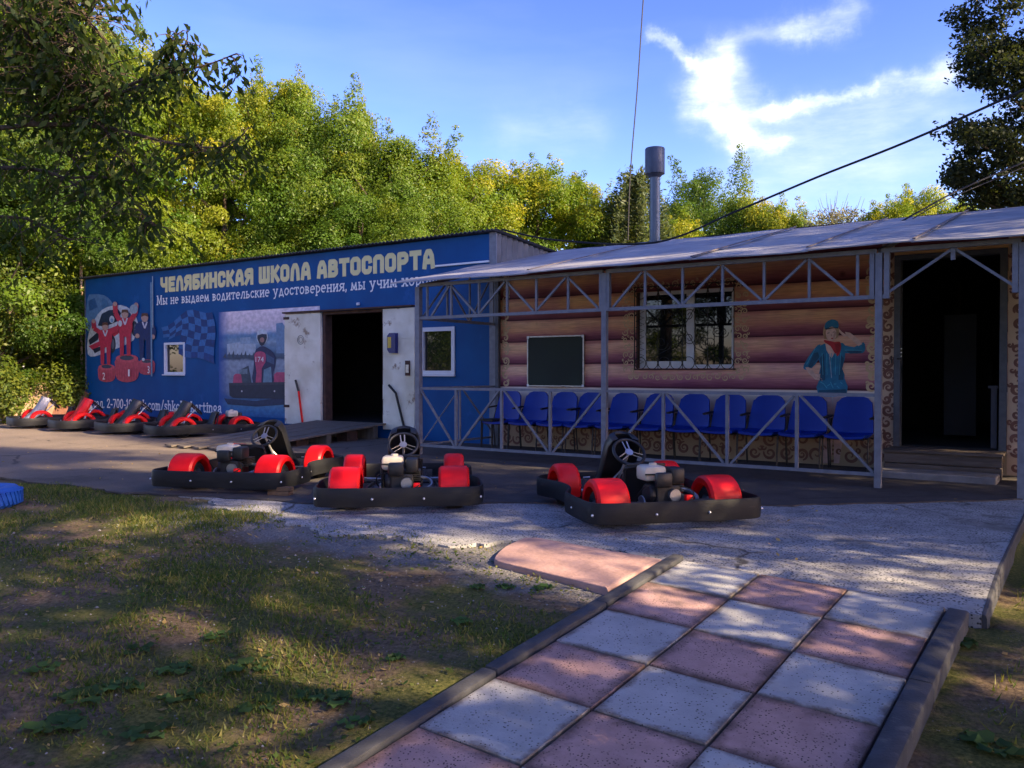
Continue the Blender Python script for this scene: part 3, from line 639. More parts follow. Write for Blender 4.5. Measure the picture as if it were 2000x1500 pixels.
def thin_glyphs():
    X = .66
    def V(x, a=0, b=X): return [(x, a), (x, b)]
    def S(x, y, l=.06): return [(x-l, y), (x+l, y)]
    def stem(x, a=0, b=X): return [V(x, a, b), S(x, a), S(x, b)]
    def oval(cx=.22, rx=.2, a=0, b=X): return [(cx+rx*math.cos(k*math.pi/6), (a+b)/2+(b-a)/2*math.sin(k*math.pi/6)) for k in range(13)]
    bowl = lambda x, r_, a, b: [(x, a)]+[(x+r_*math.sin(k*math.pi/6), a+(b-a)*(1-math.cos(k*math.pi/6))/2) for k in range(1, 6)]+[(x, b)]
    cc = [(.22+.2*math.cos(R(a)), .33+.33*math.sin(R(a))) for a in range(45, 320, 30)]
    ee = [(.04, .36), (.42, .36)]+[(.22+.2*math.cos(R(a)), .33+.33*math.sin(R(a))) for a in range(20, 320, 25)]
    aa = [[(.05, .52), (.12, .64), (.24, .66), (.33, .56), (.33, .08), (.40, 0)], [(.33, .38), (.12, .32), (.04, .17), (.10, .02), (.22, 0), (.33, .12)]]
    G = {'н': stem(.06)+stem(.42)+[[(.06, .34), (.42, .34)]], 'и': stem(.06)+stem(.42)+[[(.06, .08), (.42, .58)]], 'т': stem(.22)+[[(0, .55), (.0, X), (.44, X), (.44, .55)]],
         'к': stem(.06)+[[(.06, .32), (.2, .36), (.36, X)], [(.2, .36), (.42, 0)]], 'м': [[(.04, 0), (.08, X), (.27, .06), (.46, X), (.5, 0)], S(.04, 0), S(.5, 0)],
         'в': stem(.06)+[bowl(.06, .27, .36, X), bowl(.06, .33, 0, .36)], 'л': [[(0, .03), (.06, 0), (.2, X), (.42, X), (.42, 0)], S(.42, 0)], 'я': stem(.4)+[[(.4, X), (.14, X), (.05, .5), (.14, .32), (.4, .32)], [(.26, .32), (0, 0)]],
         'ш': stem(.06)+stem(.34)+stem(.62)+[[(.06, 0), (.62, 0)]], 'ч': stem(.4)+[[(.06, X), (.06, .42), (.16, .3), (.4, .32)]], 'ь': stem(.06)+[bowl(.06, .33, 0, .38)], 'ы': stem(.06)+[bowl(.06, .3, 0, .38)]+stem(.54),
         'о': [oval()], 'с': [cc], 'е': [ee], 'а': aa, 'р': stem(.06, -.28, X)+[bowl(.06, .36, 0, X)], 'у': [[(.04, X), (.24, .02)], [(.42, X), (.18, -.22), (.06, -.28)], S(.04, X), S(.42, X)],
         'х': [[(.04, X), (.42, 0)], [(.42, X), (.04, 0)], S(.04, 0), S(.42, 0), S(.04, X), S(.42, X)], 'д': [[(.02, -.14), (.02, 0), (.48, 0), (.48, -.14)], [(.08, 0), (.22, X), (.28, X), (.42, 0)]],
         'М': [[(.06, 0), (.10, 1), (.36, .1), (.62, 1), (.66, 0)], S(.06, 0), S(.66, 0), S(.08, 1), S(.64, 1)], ',': [[(.04, .06), (.04, -.02), (0, -.14)]], '.': [[(.02, .0), (.06, .05)]],
         '2': [[(.04, .78), (.12, .96), (.28, 1), (.40, .86), (.36, .6), (.04, .04), (.44, .04)]], '7': [[(.04, .96), (.42, .96), (.16, 0)]], '0': [oval(.22, .19, 0, 1)], '1': [V(.16, 0, 1), S(.16, 0, .1), [(.04, .84), (.16, 1)]], '-': [[(.02, .36), (.22, .36)]],
         '9': [oval(.22, .18, .42, 1), [(.40, .7), (.34, .2), (.14, 0)]], 'v': [[(.02, X), (.22, 0), (.42, X)], S(.02, X), S(.42, X)], 'k': stem(.06, 0, 1)+[[(.06, .25), (.38, X)], [(.18, .38), (.42, 0)]], 'c': [cc], 'o': [oval()],
         'm': stem(.06)+[[(.06, .5), (.2, X), (.32, .55), (.32, 0)], [(.32, .5), (.46, X), (.58, .55), (.58, 0)], S(.32, 0), S(.58, 0)], '/': [[(.0, -.1), (.3, 1.05)]], 's': [[(.34, .56), (.22, X), (.08, .6), (.08, .44), (.32, .26), (.34, .1), (.2, 0), (.04, .1)]],
         'h': stem(.06, 0, 1)+[[(.06, .48), (.24, X), (.38, .55), (.38, 0)], S(.38, 0)], 'l': stem(.08, 0, 1), 'a': aa, '_': [[(.0, -.1), (.4, -.1)]], 'r': stem(.06)+[[(.06, .46), (.18, .64), (.32, .6)]], 't': [[(.12, .88), (.12, .08), (.2, 0), (.32, .06)], [(0, .62), (.3, .62)]],
         'i': stem(.08)+[[(.06, .86), (.1, .9)]], 'n': stem(.06)+[[(.06, .48), (.24, X), (.38, .55), (.38, 0)], S(.38, 0)], 'g': [oval(.2, .16, .22, X), [(.14, .24), (.06, .1), (.36, .04), (.40, -.12), (.26, -.26), (.06, -.2), (.06, -.06), (.16, .04)]]}
    for ch in 'ТтлЛ': pass
    return G
class Print:                         # flat print on a wall: outlines laid as thin films one over the other
    def __init__(s, Y): s.Y = Y; s.mb = MB(); s.mats = []; s.l = 0
    def _m(s, m):
        if m not in s.mats: s.mats.append(m)
        s.mb.cur = s.mats.index(m)
    def pg(s, c, pts, smooth=0, tri=False):
        m = c if isinstance(c, bpy.types.Material) else pm('%02x%02x%02x' % tuple(int(255*v) for v in c), c); s._m(m); s.l += 1
        P = [Vector((*wp(px, py, s.Y), 0)) for px, py in pts]; P = [Vector((p.x, p.y, 0)) for p in P]
        if smooth: P = crom(P, smooth)
        y = s.Y-.002-.00035*s.l
        s.mb.poly([(p.x, y, p.y) for p in P])
    def el(s, c, cx, cy, rx, ry, n=18): s.pg(c, [(cx+rx*math.cos(2*math.pi*k/n), cy+ry*math.sin(2*math.pi*k/n)) for k in range(n)])
    def ln(s, c, pts, w):
        for a, b in zip(pts, pts[1:]):
            dx, dy = b[0]-a[0], b[1]-a[1]; l = math.hypot(dx, dy) or 1; nx, ny = -dy/l*w/2, dx/l*w/2
            s.pg(c, [(a[0]+nx, a[1]+ny), (b[0]+nx, b[1]+ny), (b[0]-nx, b[1]-ny), (a[0]-nx, a[1]-ny)])
    def build(s, name, parent): return s.mb.build(name, s.mats, parent)

WY = 11.1                           # the shared front line of both buildings
def bx(px, py=700, Y=WY): return wp(px, py, Y)[0]
# ------------------------------------------------------------------ blue garage
BLW = (-14.0, WY, 0)
XL, XC = wp(169, 700, WY)[0], -7.95
blue = thing('blue_garage', 'long blue garage with a printed front of racing pictures and pale lettering', 'building', BLW, world_children=True)
def make_blue():
    dx0, dx1 = -11.93, -10.37; dz0, dz1 = .24, 2.31
    w1 = (bx(322), bx(362), wp(340, 731, WY)[1], wp(340, 669, WY)[1]); w2 = (bx(822), bx(889), wp(855, 732, WY)[1], wp(855, 639, WY)[1])
    mb = MB(); wall_holes(mb, XL, XC, -.3, 3.43, WY, WY+.14, [(dx0, dx1, dz0, dz1), w1, w2]); mb.build('wall', BLUE, blue)
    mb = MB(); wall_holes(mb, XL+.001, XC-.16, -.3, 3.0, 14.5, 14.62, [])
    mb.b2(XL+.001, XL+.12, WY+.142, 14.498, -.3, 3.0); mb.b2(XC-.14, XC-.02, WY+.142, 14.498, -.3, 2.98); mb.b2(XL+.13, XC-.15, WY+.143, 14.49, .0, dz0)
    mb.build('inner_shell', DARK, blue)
    # corrugated roof, falling to the back
    mb = MB(); n = int((XC-XL+.2)/.045); vs = []
    for i in range(n+1):
        x = XL-.1+i*(XC-XL+.2)/n; r = .014*(1 if i % 2 else -1)
        for (y, z) in ((WY-.12, 3.475), (WY-.12, 3.462), (14.7, 3.165)): vs.append((x, y, z+r))
    fs = []
    for i in range(n): a = i*3; fs += [(a, a+3, a+4, a+1), (a+1, a+4, a+5, a+2)]
    mb.add(vs, fs)
    mb.build('roof', mat('dark_roof_sheet', (.07, .075, .085), None, 5, .6), blue)
    mb = MB(); vs = []; n = 44                      # corrugated gable side seen over the lower roof
    for i in range(n+1):
        y = WY+.02+i*(14.6-WY)/n; r = .022*(1 if i % 2 else -1)
        vs += [(XC+.012+r, y, 2.6), (XC+.012+r, y, 3.44-(y-WY)*.088)]
    mb.add(vs, [(2*i, 2*i+2, 2*i+3, 2*i+1) for i in range(n)]); mb.build('corrugated_side', CORR, blue)
    mb = MB(); mb.b2(XC-.11, XC+.03, WY-.02, WY-.004, -.05, 3.44); mb.build('corner_strip', STEEL, blue)
    mb = MB(); mb.b2(XL-.03, XL-.004, WY-.02, WY+.03, -.05, 3.44); mb.build('corner_strip', STEELD, blue)
    mb = MB(); mb.b2(bx(852), XC-.115, WY-.03, WY-.003, 2.965, 2.995); mb.build('ledge_strip', WHITEL, blue)
    # windows
    for (w, fw) in ((w1, .05), (w2, .07)):
        a, b, c, d = w; fr = MB(); y0, y1 = WY-.02, WY+.07
        fr.b2(a, a+fw, y0, y1, c, d); fr.b2(b-fw, b, y0, y1, c, d); fr.b2(a+fw, b-fw, y0, y1, c, c+fw); fr.b2(a+fw, b-fw, y0, y1, d-fw, d)
        win = fr.build('window', PVC, blue)
        g = MB(); g.b2(a+fw, b-fw, WY+.035, WY+.045, c+fw, d-fw); p = g.build('pane', GLASS); p.parent = win
        p.matrix_parent_inverse = Matrix.Identity(4)
        s = MB(); s.b2(a-.02, b+.02, WY-.06, WY-.021, c-.025, c-.002); q = s.build('sill', PVC); q.parent = win
    # door frame
    for (x0, x1, z0, z1) in ((dx0-.004, dx0+.06, dz0, dz1), (dx1-.05, dx1+.004, dz0, dz1), (dx0+.06, dx1-.05, dz1-.05, dz1)):
        mb = MB(); mb.b2(x0, x1, WY-.015, WY+.16, z0, z1); mb.build('door_jamb', RUST, blue)
    mb = MB(); mb.b2(-12.98, -9.66, WY-.10, WY-.006, dz1+.006, dz1+.035); mb.build('door_rail', RUST, blue)
    mb = MB(); mb.box((-11.0, WY-.03, 2.42), (.05, .05, .05), bev=.01); mb.build('rail_bracket', PVC, blue)
    for (x0, x1, z0) in ((-12.95, -11.945, .18), (-10.36, -9.62, .17)):
        mb = MB(); n = 8
        for i in range(n):                       # boards covered in patched sheet
            za = z0+(2.30-z0)*i/n; zb = z0+(2.30-z0)*(i+1)/n
            mb.b2(x0+rnd.uniform(0, .006), x1-rnd.uniform(0, .006), WY-.062-rnd.uniform(0, .006), WY-.012, za+.0025, zb-.0025)
        mb.b2(x0+.01, x1-.01, WY-.055, WY-.0125, z0+.005, 2.295)
        leaf = mb.build('door_leaf', WDOOR, blue)
        def sub(m, nm, mt):
            o = m.build(nm, mt); o.parent = leaf; return o
        if x0 < -12:
            r = MB(); x, z = wp(593, 664, WY); r.ring((x, WY-.07, z), (0, 1, 0), .085, .006, 24, 6); r.ring((x, WY-.07, z), (0, 1, 0), .05, .005, 20, 6); sub(r, 'round_mark', mat('mark_grey', (.22, .23, .22), None, 5, .6))
            for j, zz in enumerate((2.2, .5)): h = MB(); h.b2(x0-.02, x0+.14, WY-.075, WY-.069, zz, zz+.05); sub(h, 'hinge', RUST)
            a = wp(578, 742, WY-.1); b = wp(583, 764, WY-.1); c = wp(590, 829, WY-.1)
            r = MB(); r.tube([(a[0], WY-.11, a[1]), (b[0], WY-.10, b[1])], .022); sub(r, 'bolt_grip', BLACK)
            r = MB(); r.tube([(b[0], WY-.10, b[1]), (c[0], WY-.09, c[1])], .02); sub(r, 'bolt_rod', RED)
        else:
            a = wp(760, 752, WY-.1); b = wp(773, 768, WY-.1); c = wp(788, 834, WY-.1)
            r = MB(); r.tube([(a[0], WY-.11, a[1]), (b[0], WY-.10, b[1]), (c[0], WY-.09, c[1])], .021); sub(r, 'bolt_rod', BLACK)
            x, z = wp(775, 671, WY); r = MB()
            r.add([(x-.10, WY-.14, z-.11), (x-.05, WY-.14, z-.17), (x+.09, WY-.14, z-.17), (x+.09, WY-.14, z+.18), (x-.05, WY-.14, z+.18), (x-.10, WY-.14, z+.13)]+
                  [(x-.10, WY-.066, z-.11), (x-.05, WY-.066, z-.17), (x+.09, WY-.066, z-.17), (x+.09, WY-.066, z+.18), (x-.05, WY-.066, z+.18), (x-.10, WY-.066, z+.13)],
                  [(0, 1, 2, 3, 4, 5), (6, 7, 8, 9, 10, 11)[::-1]]+[(i, i+6, (i+1) % 6+6, (i+1) % 6) for i in range(6)]); sub(r, 'wall_box', NAVY)
            r = MB(); r.b2(x-.085, x-.005, WY-.144, WY-.1405, z-.08, z+.11); sub(r, 'yellow_sticker', YEL)
            x, z = wp(802, 719, WY); r = MB(); r.b2(x-.05, x+.05, WY-.09, WY-.069, z-.13, z+.13); sub(r, 'hasp', RUST)
            r = MB(); r.b2(x-.03, x+.04, WY-.10, WY-.091, z-.08, z+.06); sub(r, 'hasp_plate', ALU)
    # lettering
    x0 = wp(315, 570, WY)[0]; x1 = wp(850, 520, WY)[0]
    stroke_glyphs('ЧЕЛЯБИНСКАЯ ШКОЛА АВТОСПОРТА', x0+.045, 2.945, .34, x1-x0-.09, WY-.004, .096, lambda m: m.build('title_lettering', CREAM, blue))
    x0 = wp(308, 600, WY)[0]; x1 = wp(868, 550, WY)[0]
    TG = thin_glyphs()
    stroke_glyphs('Мы не выдаем водительские удостоверения, мы учим хорошо', x0, 2.675, .215, x1-x0, WY-.004, .027, lambda m: m.build('slogan_lettering', WHITEL, blue), TG, .16, .36)
    x0 = wp(181, 797, WY)[0]; x1 = wp(432, 808, WY)[0]
    stroke_glyphs('тел. 2-700-190 vk.com/shkola_kartinga', x0, .32, .235, x1-x0, WY-.004, .030, lambda m: m.build('contact_lettering', WHITEL, blue), TG, .15, .36)
    # track photograph
    a, b = wp(428, 820, WY)[0], bx(625); mb = MB(); mb.add([(a, WY-.0035, .28), (b, WY-.0035, .28), (b, WY-.0035, 2.43), (a, WY-.0035, 2.43)], [(0, 1, 2, 3)]); mb.build('track_photo', PHOTO, blue)
    P = Print(WY-.004); pk = (.52, .07, .17); dk = (.02, .03, .06)
    P.pg((.17, .30, .48), [(556, 636), (560, 636), (560, 690), (540, 690), (540, 632), (552, 630)])
    P.pg((.42, .52, .62), [(444, 672), (470, 668), (500, 672), (500, 694), (444, 692)]); P.pg((.30, .42, .55), [(470, 660), (490, 658), (490, 672), (470, 672)])
    for k in range(9): P.pg((.06, .09, .14), [(436+k*8, 698), (441+k*8, 690-(k % 3)*3), (443+k*8, 700)])
    P.pg((.02, .04, .10), [(438, 778), (500, 783), (562, 775), (562, 790), (500, 794), (445, 790)])
    P.pg(pk, [(455, 750), (457, 733), (461, 730), (474, 730), (477, 734), (477, 750)]); P.pg(pk, [(534, 750), (536, 731), (541, 727), (556, 727), (559, 731), (559, 750)])
    P.pg((.05, .08, .12), [(470, 722), (486, 714), (492, 750), (474, 750)])
    P.pg((.16, .24, .30), [(468, 722), (484, 720), (484, 730), (468, 731)])
    P.pg((.018, .03, .10), [(495, 750), (496, 720), (498, 690), (504, 680), (514, 676), (524, 680), (534, 688), (539, 700), (538, 716), (534, 732), (534, 750)], 2)
    P.pg((.15, .28, .38), [(516, 722), (530, 716), (532, 748), (514, 750)]); P.pg((.05, .10, .2), [(520, 690), (536, 700), (536, 712), (522, 706)])
    P.el((.62, .70, .76), 513, 658, 11, 15); P.pg(dk, [(504, 655), (522, 653), (520, 668), (512, 676), (506, 668)], 2); P.el((.35, .18, .16), 513, 664, 4.5, 5)
    P.pg((.6, .68, .74), [(503, 648), (512, 644), (523, 648), (521, 653), (513, 650), (505, 654)])
    P.pg(pk, [(498, 693), (504, 687), (514, 687), (520, 693), (519, 708), (512, 720), (511, 750), (500, 750), (502, 728), (499, 708)], 2)
    P.pg(dk, [(448, 750), (560, 748), (562, 756), (561, 776), (554, 779), (456, 777), (449, 772)]); P.pg((.04, .05, .08), [(448, 748), (560, 746), (560, 751), (448, 753)])
    P.el((.6, .6, .62), 473, 764, 1.5, 1.8); P.el((.6, .6, .62), 537, 764, 1.5, 1.8)
    P.build('kart_driver_print', blue)
    ta, tb = wp(501, 710, WY), wp(516, 698, WY); text_mesh('174', ta[0], wp(508, 707, WY)[1], .11, wp(517, 700, WY)[0]-wp(501, 700, WY)[0], WY-.022, WHITEL, blue, 'number_lettering', 0)
    # podium print
    P = Print(WY-.004); wh = (.56, .62, .70); rd = (.55, .03, .08); tr = (.52, .075, .12); nv = (.01, .03, .14)
    P.pg((.10, .22, .42), [(172, 584), (182, 575), (205, 577), (218, 588), (224, 602), (224, 640), (172, 648)], 2)
    P.pg((.02, .10, .28), [(174, 588), (186, 582), (192, 600), (176, 608)]); P.pg((.05, .16, .34), [(200, 582), (210, 586), (216, 600), (200, 604)])
    P.pg(wh, [(172, 662), (178, 640), (192, 614), (210, 600), (238, 596), (258, 606), (268, 622), (270, 640), (262, 664), (240, 676), (215, 686), (186, 696), (172, 692)], 2)
    P.pg((.01, .03, .08), [(192, 636), (200, 613), (214, 606), (232, 604), (238, 612), (230, 628), (206, 638)]); P.pg((.03, .08, .2), [(244, 606), (256, 612), (262, 622), (246, 620)])
    P.pg((.01, .02, .05), [(174, 664), (190, 650), (196, 652), (192, 664), (176, 674)]); P.pg(rd, [(174, 676), (200, 664), (216, 652), (236, 644), (232, 652), (206, 670), (182, 684)])
    P.pg(rd, [(204, 646), (240, 632), (262, 634), (262, 640), (236, 640), (206, 654)]); P.pg((.01, .03, .08), [(230, 640), (244, 632), (246, 642), (232, 650)])
    P.el((.02, .03, .06), 220, 672, 7, 17); P.el((.10, .12, .16), 221, 672, 3.5, 10); P.el((.02, .03, .06), 264, 642, 6, 15); P.el((.1, .12, .16), 265, 642, 3, 9)
    P.pg((.01, .02, .05), [(182, 682), (204, 674), (206, 680), (186, 690)])
    def tyre(cx, cy, rx, ry, h):
        P.pg(tr, [(cx-rx*.9, cy), (cx-rx*1.05, cy+h*.4), (cx-rx, cy+h*.8), (cx-rx*.7, cy+h), (cx, cy+h*1.08), (cx+rx*.7, cy+h), (cx+rx, cy+h*.8), (cx+rx*1.05, cy+h*.4), (cx+rx*.9, cy)], 2)
        P.el((.62, .10, .15), cx, cy+1, rx, ry); P.el((.05, .07, .12), cx, cy, rx*.62, ry*.6)
        for k in range(-4, 5): P.ln((.40, .04, .08), [(cx+k*rx*.22, cy+h*.45), (cx+k*rx*.21, cy+h*.95)], .7)
    tyre(209, 716, 16, 6, 28); tyre(249, 699, 22, 8, 44); tyre(288, 706, 15, 5, 24)
    def driver(cx, cy, hgt, c, arms):
        u = hgt/10
        for sx in (-1, 1): P.pg(c, [(cx+sx*.2*u, cy-4.9*u), (cx+sx*1.25*u, cy-5*u), (cx+sx*1.1*u, cy-.3*u), (cx+sx*.35*u, cy-.2*u)])
        P.pg(c, [(cx-1.2*u, cy-4.6*u), (cx-1.55*u, cy-7.6*u), (cx-.9*u, cy-8.3*u), (cx+.9*u, cy-8.3*u), (cx+1.55*u, cy-7.6*u), (cx+1.2*u, cy-4.6*u)], 2)
        for sx, (ex, ey, hx, hy) in zip((-1, 1), arms):
            P.ln(c, [(cx+sx*1.2*u, cy-7.7*u), (cx+sx*ex*u, cy-ey*u), (cx+sx*hx*u, cy-hy*u)], 1.0*u); P.el((.5, .3, .26), cx+sx*hx*u, cy-hy*u, .45*u, .5*u)
        P.el((.50, .32, .28), cx, cy-9.1*u, .75*u, .95*u); P.pg((.12, .05, .04), [(cx-.8*u, cy-9.2*u), (cx-.6*u, cy-10*u), (cx+.6*u, cy-10*u), (cx+.8*u, cy-9.2*u), (cx, cy-9.5*u)])
        P.ln((.6, .6, .7), [(cx-.5*u, cy-8.2*u), (cx, cy-6.8*u), (cx+.5*u, cy-8.2*u)], .3*u)
    driver(208, 714, 84, rd, ((2.6, 8.6, 2.7, 10.3), (2.8, 8.4, 3.4, 9.6))); driver(247, 697, 92, rd, ((2.0, 9.3, 2.1, 11.2), (2.2, 9.2, 2.4, 11.0))); driver(286, 704, 92, nv, ((1.9, 6.5, 1.6, 5.2), (1.9, 6.5, 1.7, 5.0)))
    P.el(wh, 238, 632, 4, 6); P.el(wh, 222, 624, 5, 7); P.el((.15, .3, .5), 222, 626, 3, 4); P.el((.3, .4, .5), 265, 604, 8, 9); P.el(wh, 283, 702, 3, 3)
    P.ln((.16, .30, .46), [(299, 552), (299, 735)], 3); P.ln((.35, .45, .55), [(302, 540), (302, 640)], 1.6)
    P.build('podium_print', blue)
    for s_, (a, b, c) in (('2', (205, 741, 5)), ('1', (255, 735, 3)), ('3', (293, 729, 4))):
        q = wp(a, b, WY); text_mesh(s_, q[0], q[1], .17, wp(a+c, b, WY)[0]-q[0], WY-.06, WHITEL, blue, 'number_lettering', 0)
    # chequered flag
    P = Print(WY-.004); ca, cb = (.028, .16, .44), (.004, .04, .19); G = {}
    for i in range(9):
        for j in range(8):
            u, v = i/8, j/7
            G[i, j] = (316+100*u+4*math.sin(v*5)+(8 if u > .9 else 0)*v, 640+96*v*(.35+.75*u**.6)-34*math.sin(math.pi*min(1, u*1.02)*.62)+5*math.sin(u*9+v*3))
    for i in range(8):
        for j in range(7):
            if i < 3 and j > 3+i*.4: continue
            if i < 1 and j > 2: continue
            f = 1-max(0, (j-4.2)/4)
            base = cb if (i+j) % 2 else ca; bl = (.005, .068, .30); c = tuple(round(base[k]*f+bl[k]*(1-f), 2) for k in range(3))
            P.pg(c, [G[i, j], G[i+1, j], G[i+1, j+1], G[i, j+1]])
    P.build('chequered_flag_print', blue)
make_blue()

# ------------------------------------------------------------------ low house with log print
def rz_(Y): return 2.47+(Y-9.05)*.225
house = thing('log_print_house', 'low house wrapped in a printed picture of log walls behind the steel lattice', 'building', (-4, WY, 0), world_children=True)
def spiral(mb, cx, cz, r, a0, turns, dirn, w, y, n=22):
    vs = []
    for k in range(n+1):
        t = k/n; a = a0+dirn*turns*2*math.pi*t; rr = r*(1-.85*t); ww = w*(1-.75*t)*(.4+.6*min(1, t*5))
        for s in (-1, 1): vs.append((cx+math.cos(a)*(rr+s*ww), y, cz+math.sin(a)*(rr+s*ww)))
    mb.add(vs, [(2*k, 2*k+2, 2*k+3, 2*k+1) for k in range(n)])
def curls(x0, x1, z0, z1, step, r, mb, y, w=.012, seed=1):
    q = random.Random(seed); i = 0; L = 0
    nx = max(1, round((x1-x0)/step)); nz = max(1, round((z1-z0)/step))
    for a in range(nx):
        for b in range(nz):
            cx = x0+(a+.5)*(x1-x0)/nx+q.uniform(-.1, .1)*step; cz = z0+(b+.5)*(z1-z0)/nz+q.uniform(-.1, .1)*step
            L = (L+1) % 8
            spiral(mb, cx, cz, r*q.uniform(.8, 1.1), q.uniform(0, 6.28), q.uniform(1.1, 1.7), 1 if (a+b) % 2 else -1, w, y-.00035*L)
            spiral(mb, cx+step*.42*q.choice((-1, 1)), cz+step*.36, r*.45, q.uniform(0, 6.28), 1.1, -1 if (a+b) % 2 else 1, w*.7, y-.0032-.0003*L, 14)
def make_house():
    ox0, ox1, oz0, oz1 = bx(1755), bx(1956), .29, 2.6
    wx0, wx1, wz0, wz1 = bx(1243), bx(1434), wp(1340, 719, WY)[1], wp(1340, 566, WY)[1]
    XE = 1.6
    mb = MB(); wall_holes(mb, XC+.04, XE, -.45, 2.92, WY, WY+.14, [(ox0, ox1, oz0, oz1), (wx0, wx1, wz0, wz1)]); mb.build('wall', LOG, house)
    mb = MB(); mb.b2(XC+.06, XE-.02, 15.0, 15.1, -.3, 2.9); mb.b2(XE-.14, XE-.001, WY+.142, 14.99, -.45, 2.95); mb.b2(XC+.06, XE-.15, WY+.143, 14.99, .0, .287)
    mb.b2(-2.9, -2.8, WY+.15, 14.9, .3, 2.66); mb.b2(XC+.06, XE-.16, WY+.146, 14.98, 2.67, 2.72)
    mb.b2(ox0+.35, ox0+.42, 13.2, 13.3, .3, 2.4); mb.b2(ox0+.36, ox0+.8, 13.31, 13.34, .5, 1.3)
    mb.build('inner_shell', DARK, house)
    # printed tan panels at the entrance
    for (a, b, s) in ((bx(1722), ox0-.055, 3), (ox1+.06, -.30, 4)):
        mb = MB(); mb.add([(a, WY-.003, .02), (b, WY-.003, .02), (b, WY-.003, 2.75), (a, WY-.003, 2.75)], [(0, 1, 2, 3)]); mb.build('printed_panel', TANP, house)
        mb = MB(); curls(a+.02, b-.02, .05, 2.7, .15, .065, mb, WY-.006, .026, s); o = mb.build('panel_scroll_print', CURLB, house); o['kind'] = 'stuff'
    mb = MB(); curls(XC+.14, bx(1712), .04, .40, .2, .085, mb, WY-.004, .024, 5); o = mb.build('base_scroll_print', CURLB, house); o['kind'] = 'stuff'
    mb = MB(); curls(wx0-.21, wx0-.03, wz0-.08, wz1+.05, .11, .046, mb, WY-.004, .012, 8); curls(wx1+.01, wx1+.20, wz0-.08, wz1+.05, .11, .046, mb, WY-.004, .012, 9)
    curls(wx0-.15, wx1+.15, wz0-.20, wz0-.04, .11, .046, mb, WY-.004, .011, 10); curls(wx0-.1, wx1+.1, wz1+.02, wz1+.13, .13, .05, mb, WY-.004, .012, 11)
    curls(XC+.13, XC+.27, .95, 2.75, .12, .06, mb, WY-.004, .022, 12); curls(bx(1692), bx(1714), .95, 2.6, .12, .06, mb, WY-.004, .022, 13)
    o = mb.build('tan_scroll_print', CURLT, house); o['kind'] = 'stuff'
    # entrance frame
    for (a, b, c, d) in ((ox0-.05, ox0+.02, oz0, oz1), (ox1-.02, ox1+.055, oz0, oz1), (ox0+.02, ox1-.02, oz1-.06, oz1)):
        mb = MB(); mb.b2(a, b, WY-.03, WY+.12, c, d); mb.build('entrance_frame', STEELD, house)
    mb = MB(); mb.b2(ox0+.02, ox1-.02, WY-.02, WY+.3, oz0-.04, oz0); mb.build('threshold', WOODX, house)
    mb = MB(); mb.b2(ox0-.012, ox0+.04, WY-.05, WY-.031, 1.34, 1.36); mb.tube([(ox0-.07, WY-.06, 1.30), (ox0-.07, WY-.06, 1.38)], .008, 6); mb.build('door_catch', IRON, house)
    mb = MB(); [mb.box((ox0+.035, WY-.034, 1.38+.045*k), (.012, .006, .012)) for k in range(3)]; mb.build('screw_row', CHR, house)
    # inner door with pale poster seen in the dark
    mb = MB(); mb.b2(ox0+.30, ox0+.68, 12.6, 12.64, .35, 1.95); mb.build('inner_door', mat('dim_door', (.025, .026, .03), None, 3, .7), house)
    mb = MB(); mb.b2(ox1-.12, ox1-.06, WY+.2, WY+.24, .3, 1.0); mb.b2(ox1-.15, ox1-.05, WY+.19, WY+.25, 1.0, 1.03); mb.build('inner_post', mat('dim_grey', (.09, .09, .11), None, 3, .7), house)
    # window
    f = MB(); y0, y1 = WY+.05, WY+.11; xm = bx(1345); fw = .055
    f.b2(wx0, wx0+fw, y0, y1, wz0, wz1); f.b2(wx1-fw, wx1, y0, y1, wz0, wz1); f.b2(wx0+fw, wx1-fw, y0, y1, wz0, wz0+.05); f.b2(wx0+fw, wx1-fw, y0, y1, wz1-.05, wz1); f.b2(xm-.055, xm+.055, y0-.004, y1, wz0+.05, wz1-.05)
    win = f.build('window', PVC, house)
    sx = bx(1264)
    s = MB(); s.b2(wx0+fw, wx0+fw+.06, y0+.01, y1-.01, wz0+.05, wz1-.05); s.b2(wx0+fw+.06, xm-.055, y0+.01, y1-.01, wz0+.05, wz0+.1); o = s.build('sash', PVC); o.parent = win
    for (a, b) in ((wx0+fw+.06, xm-.055), (xm+.055, wx1-fw)):
        g = MB(); g.b2(a, b, WY+.075, WY+.083, wz0+.05, wz1-.05); o = g.build('pane', GLASS); o.parent = win
    m = MB(); m.b2(wx0+.001, wx0+.03, WY-.01, WY+.049, wz0, wz1); m.build('window_side', RUST, house)
    # scrolled iron grille
    g = MB(); gy = WY-.045
    def rod(pts, r=.007): g.tube([(a, gy, b) for a, b in pts], r, 5)
    gx0, gx1, gz0, gz1 = wx0-.01, wx1+.01, wz0-.015, wz1+.07
    rod([(gx0, gz0), (gx1, gz0), (gx1, gz1), (gx0, gz1), (gx0, gz0)], .009)
    for k in (2, 4, 6): x = gx0+(gx1-gx0)*k/8; rod([(x, gz0), (x, gz1)], .006)
    for k in range(8):
        x = gx0+(gx1-gx0)*(k+.5)/8; r = (gx1-gx0)/17
        for zc in (gz0+r, gz1-r): rod([(x+r*math.cos(a*math.pi/7), zc+r*math.sin(a*math.pi/7)) for a in range(15)], .0055)
    xc = (gx0+gx1)/2; zc = (gz0+gz1)/2
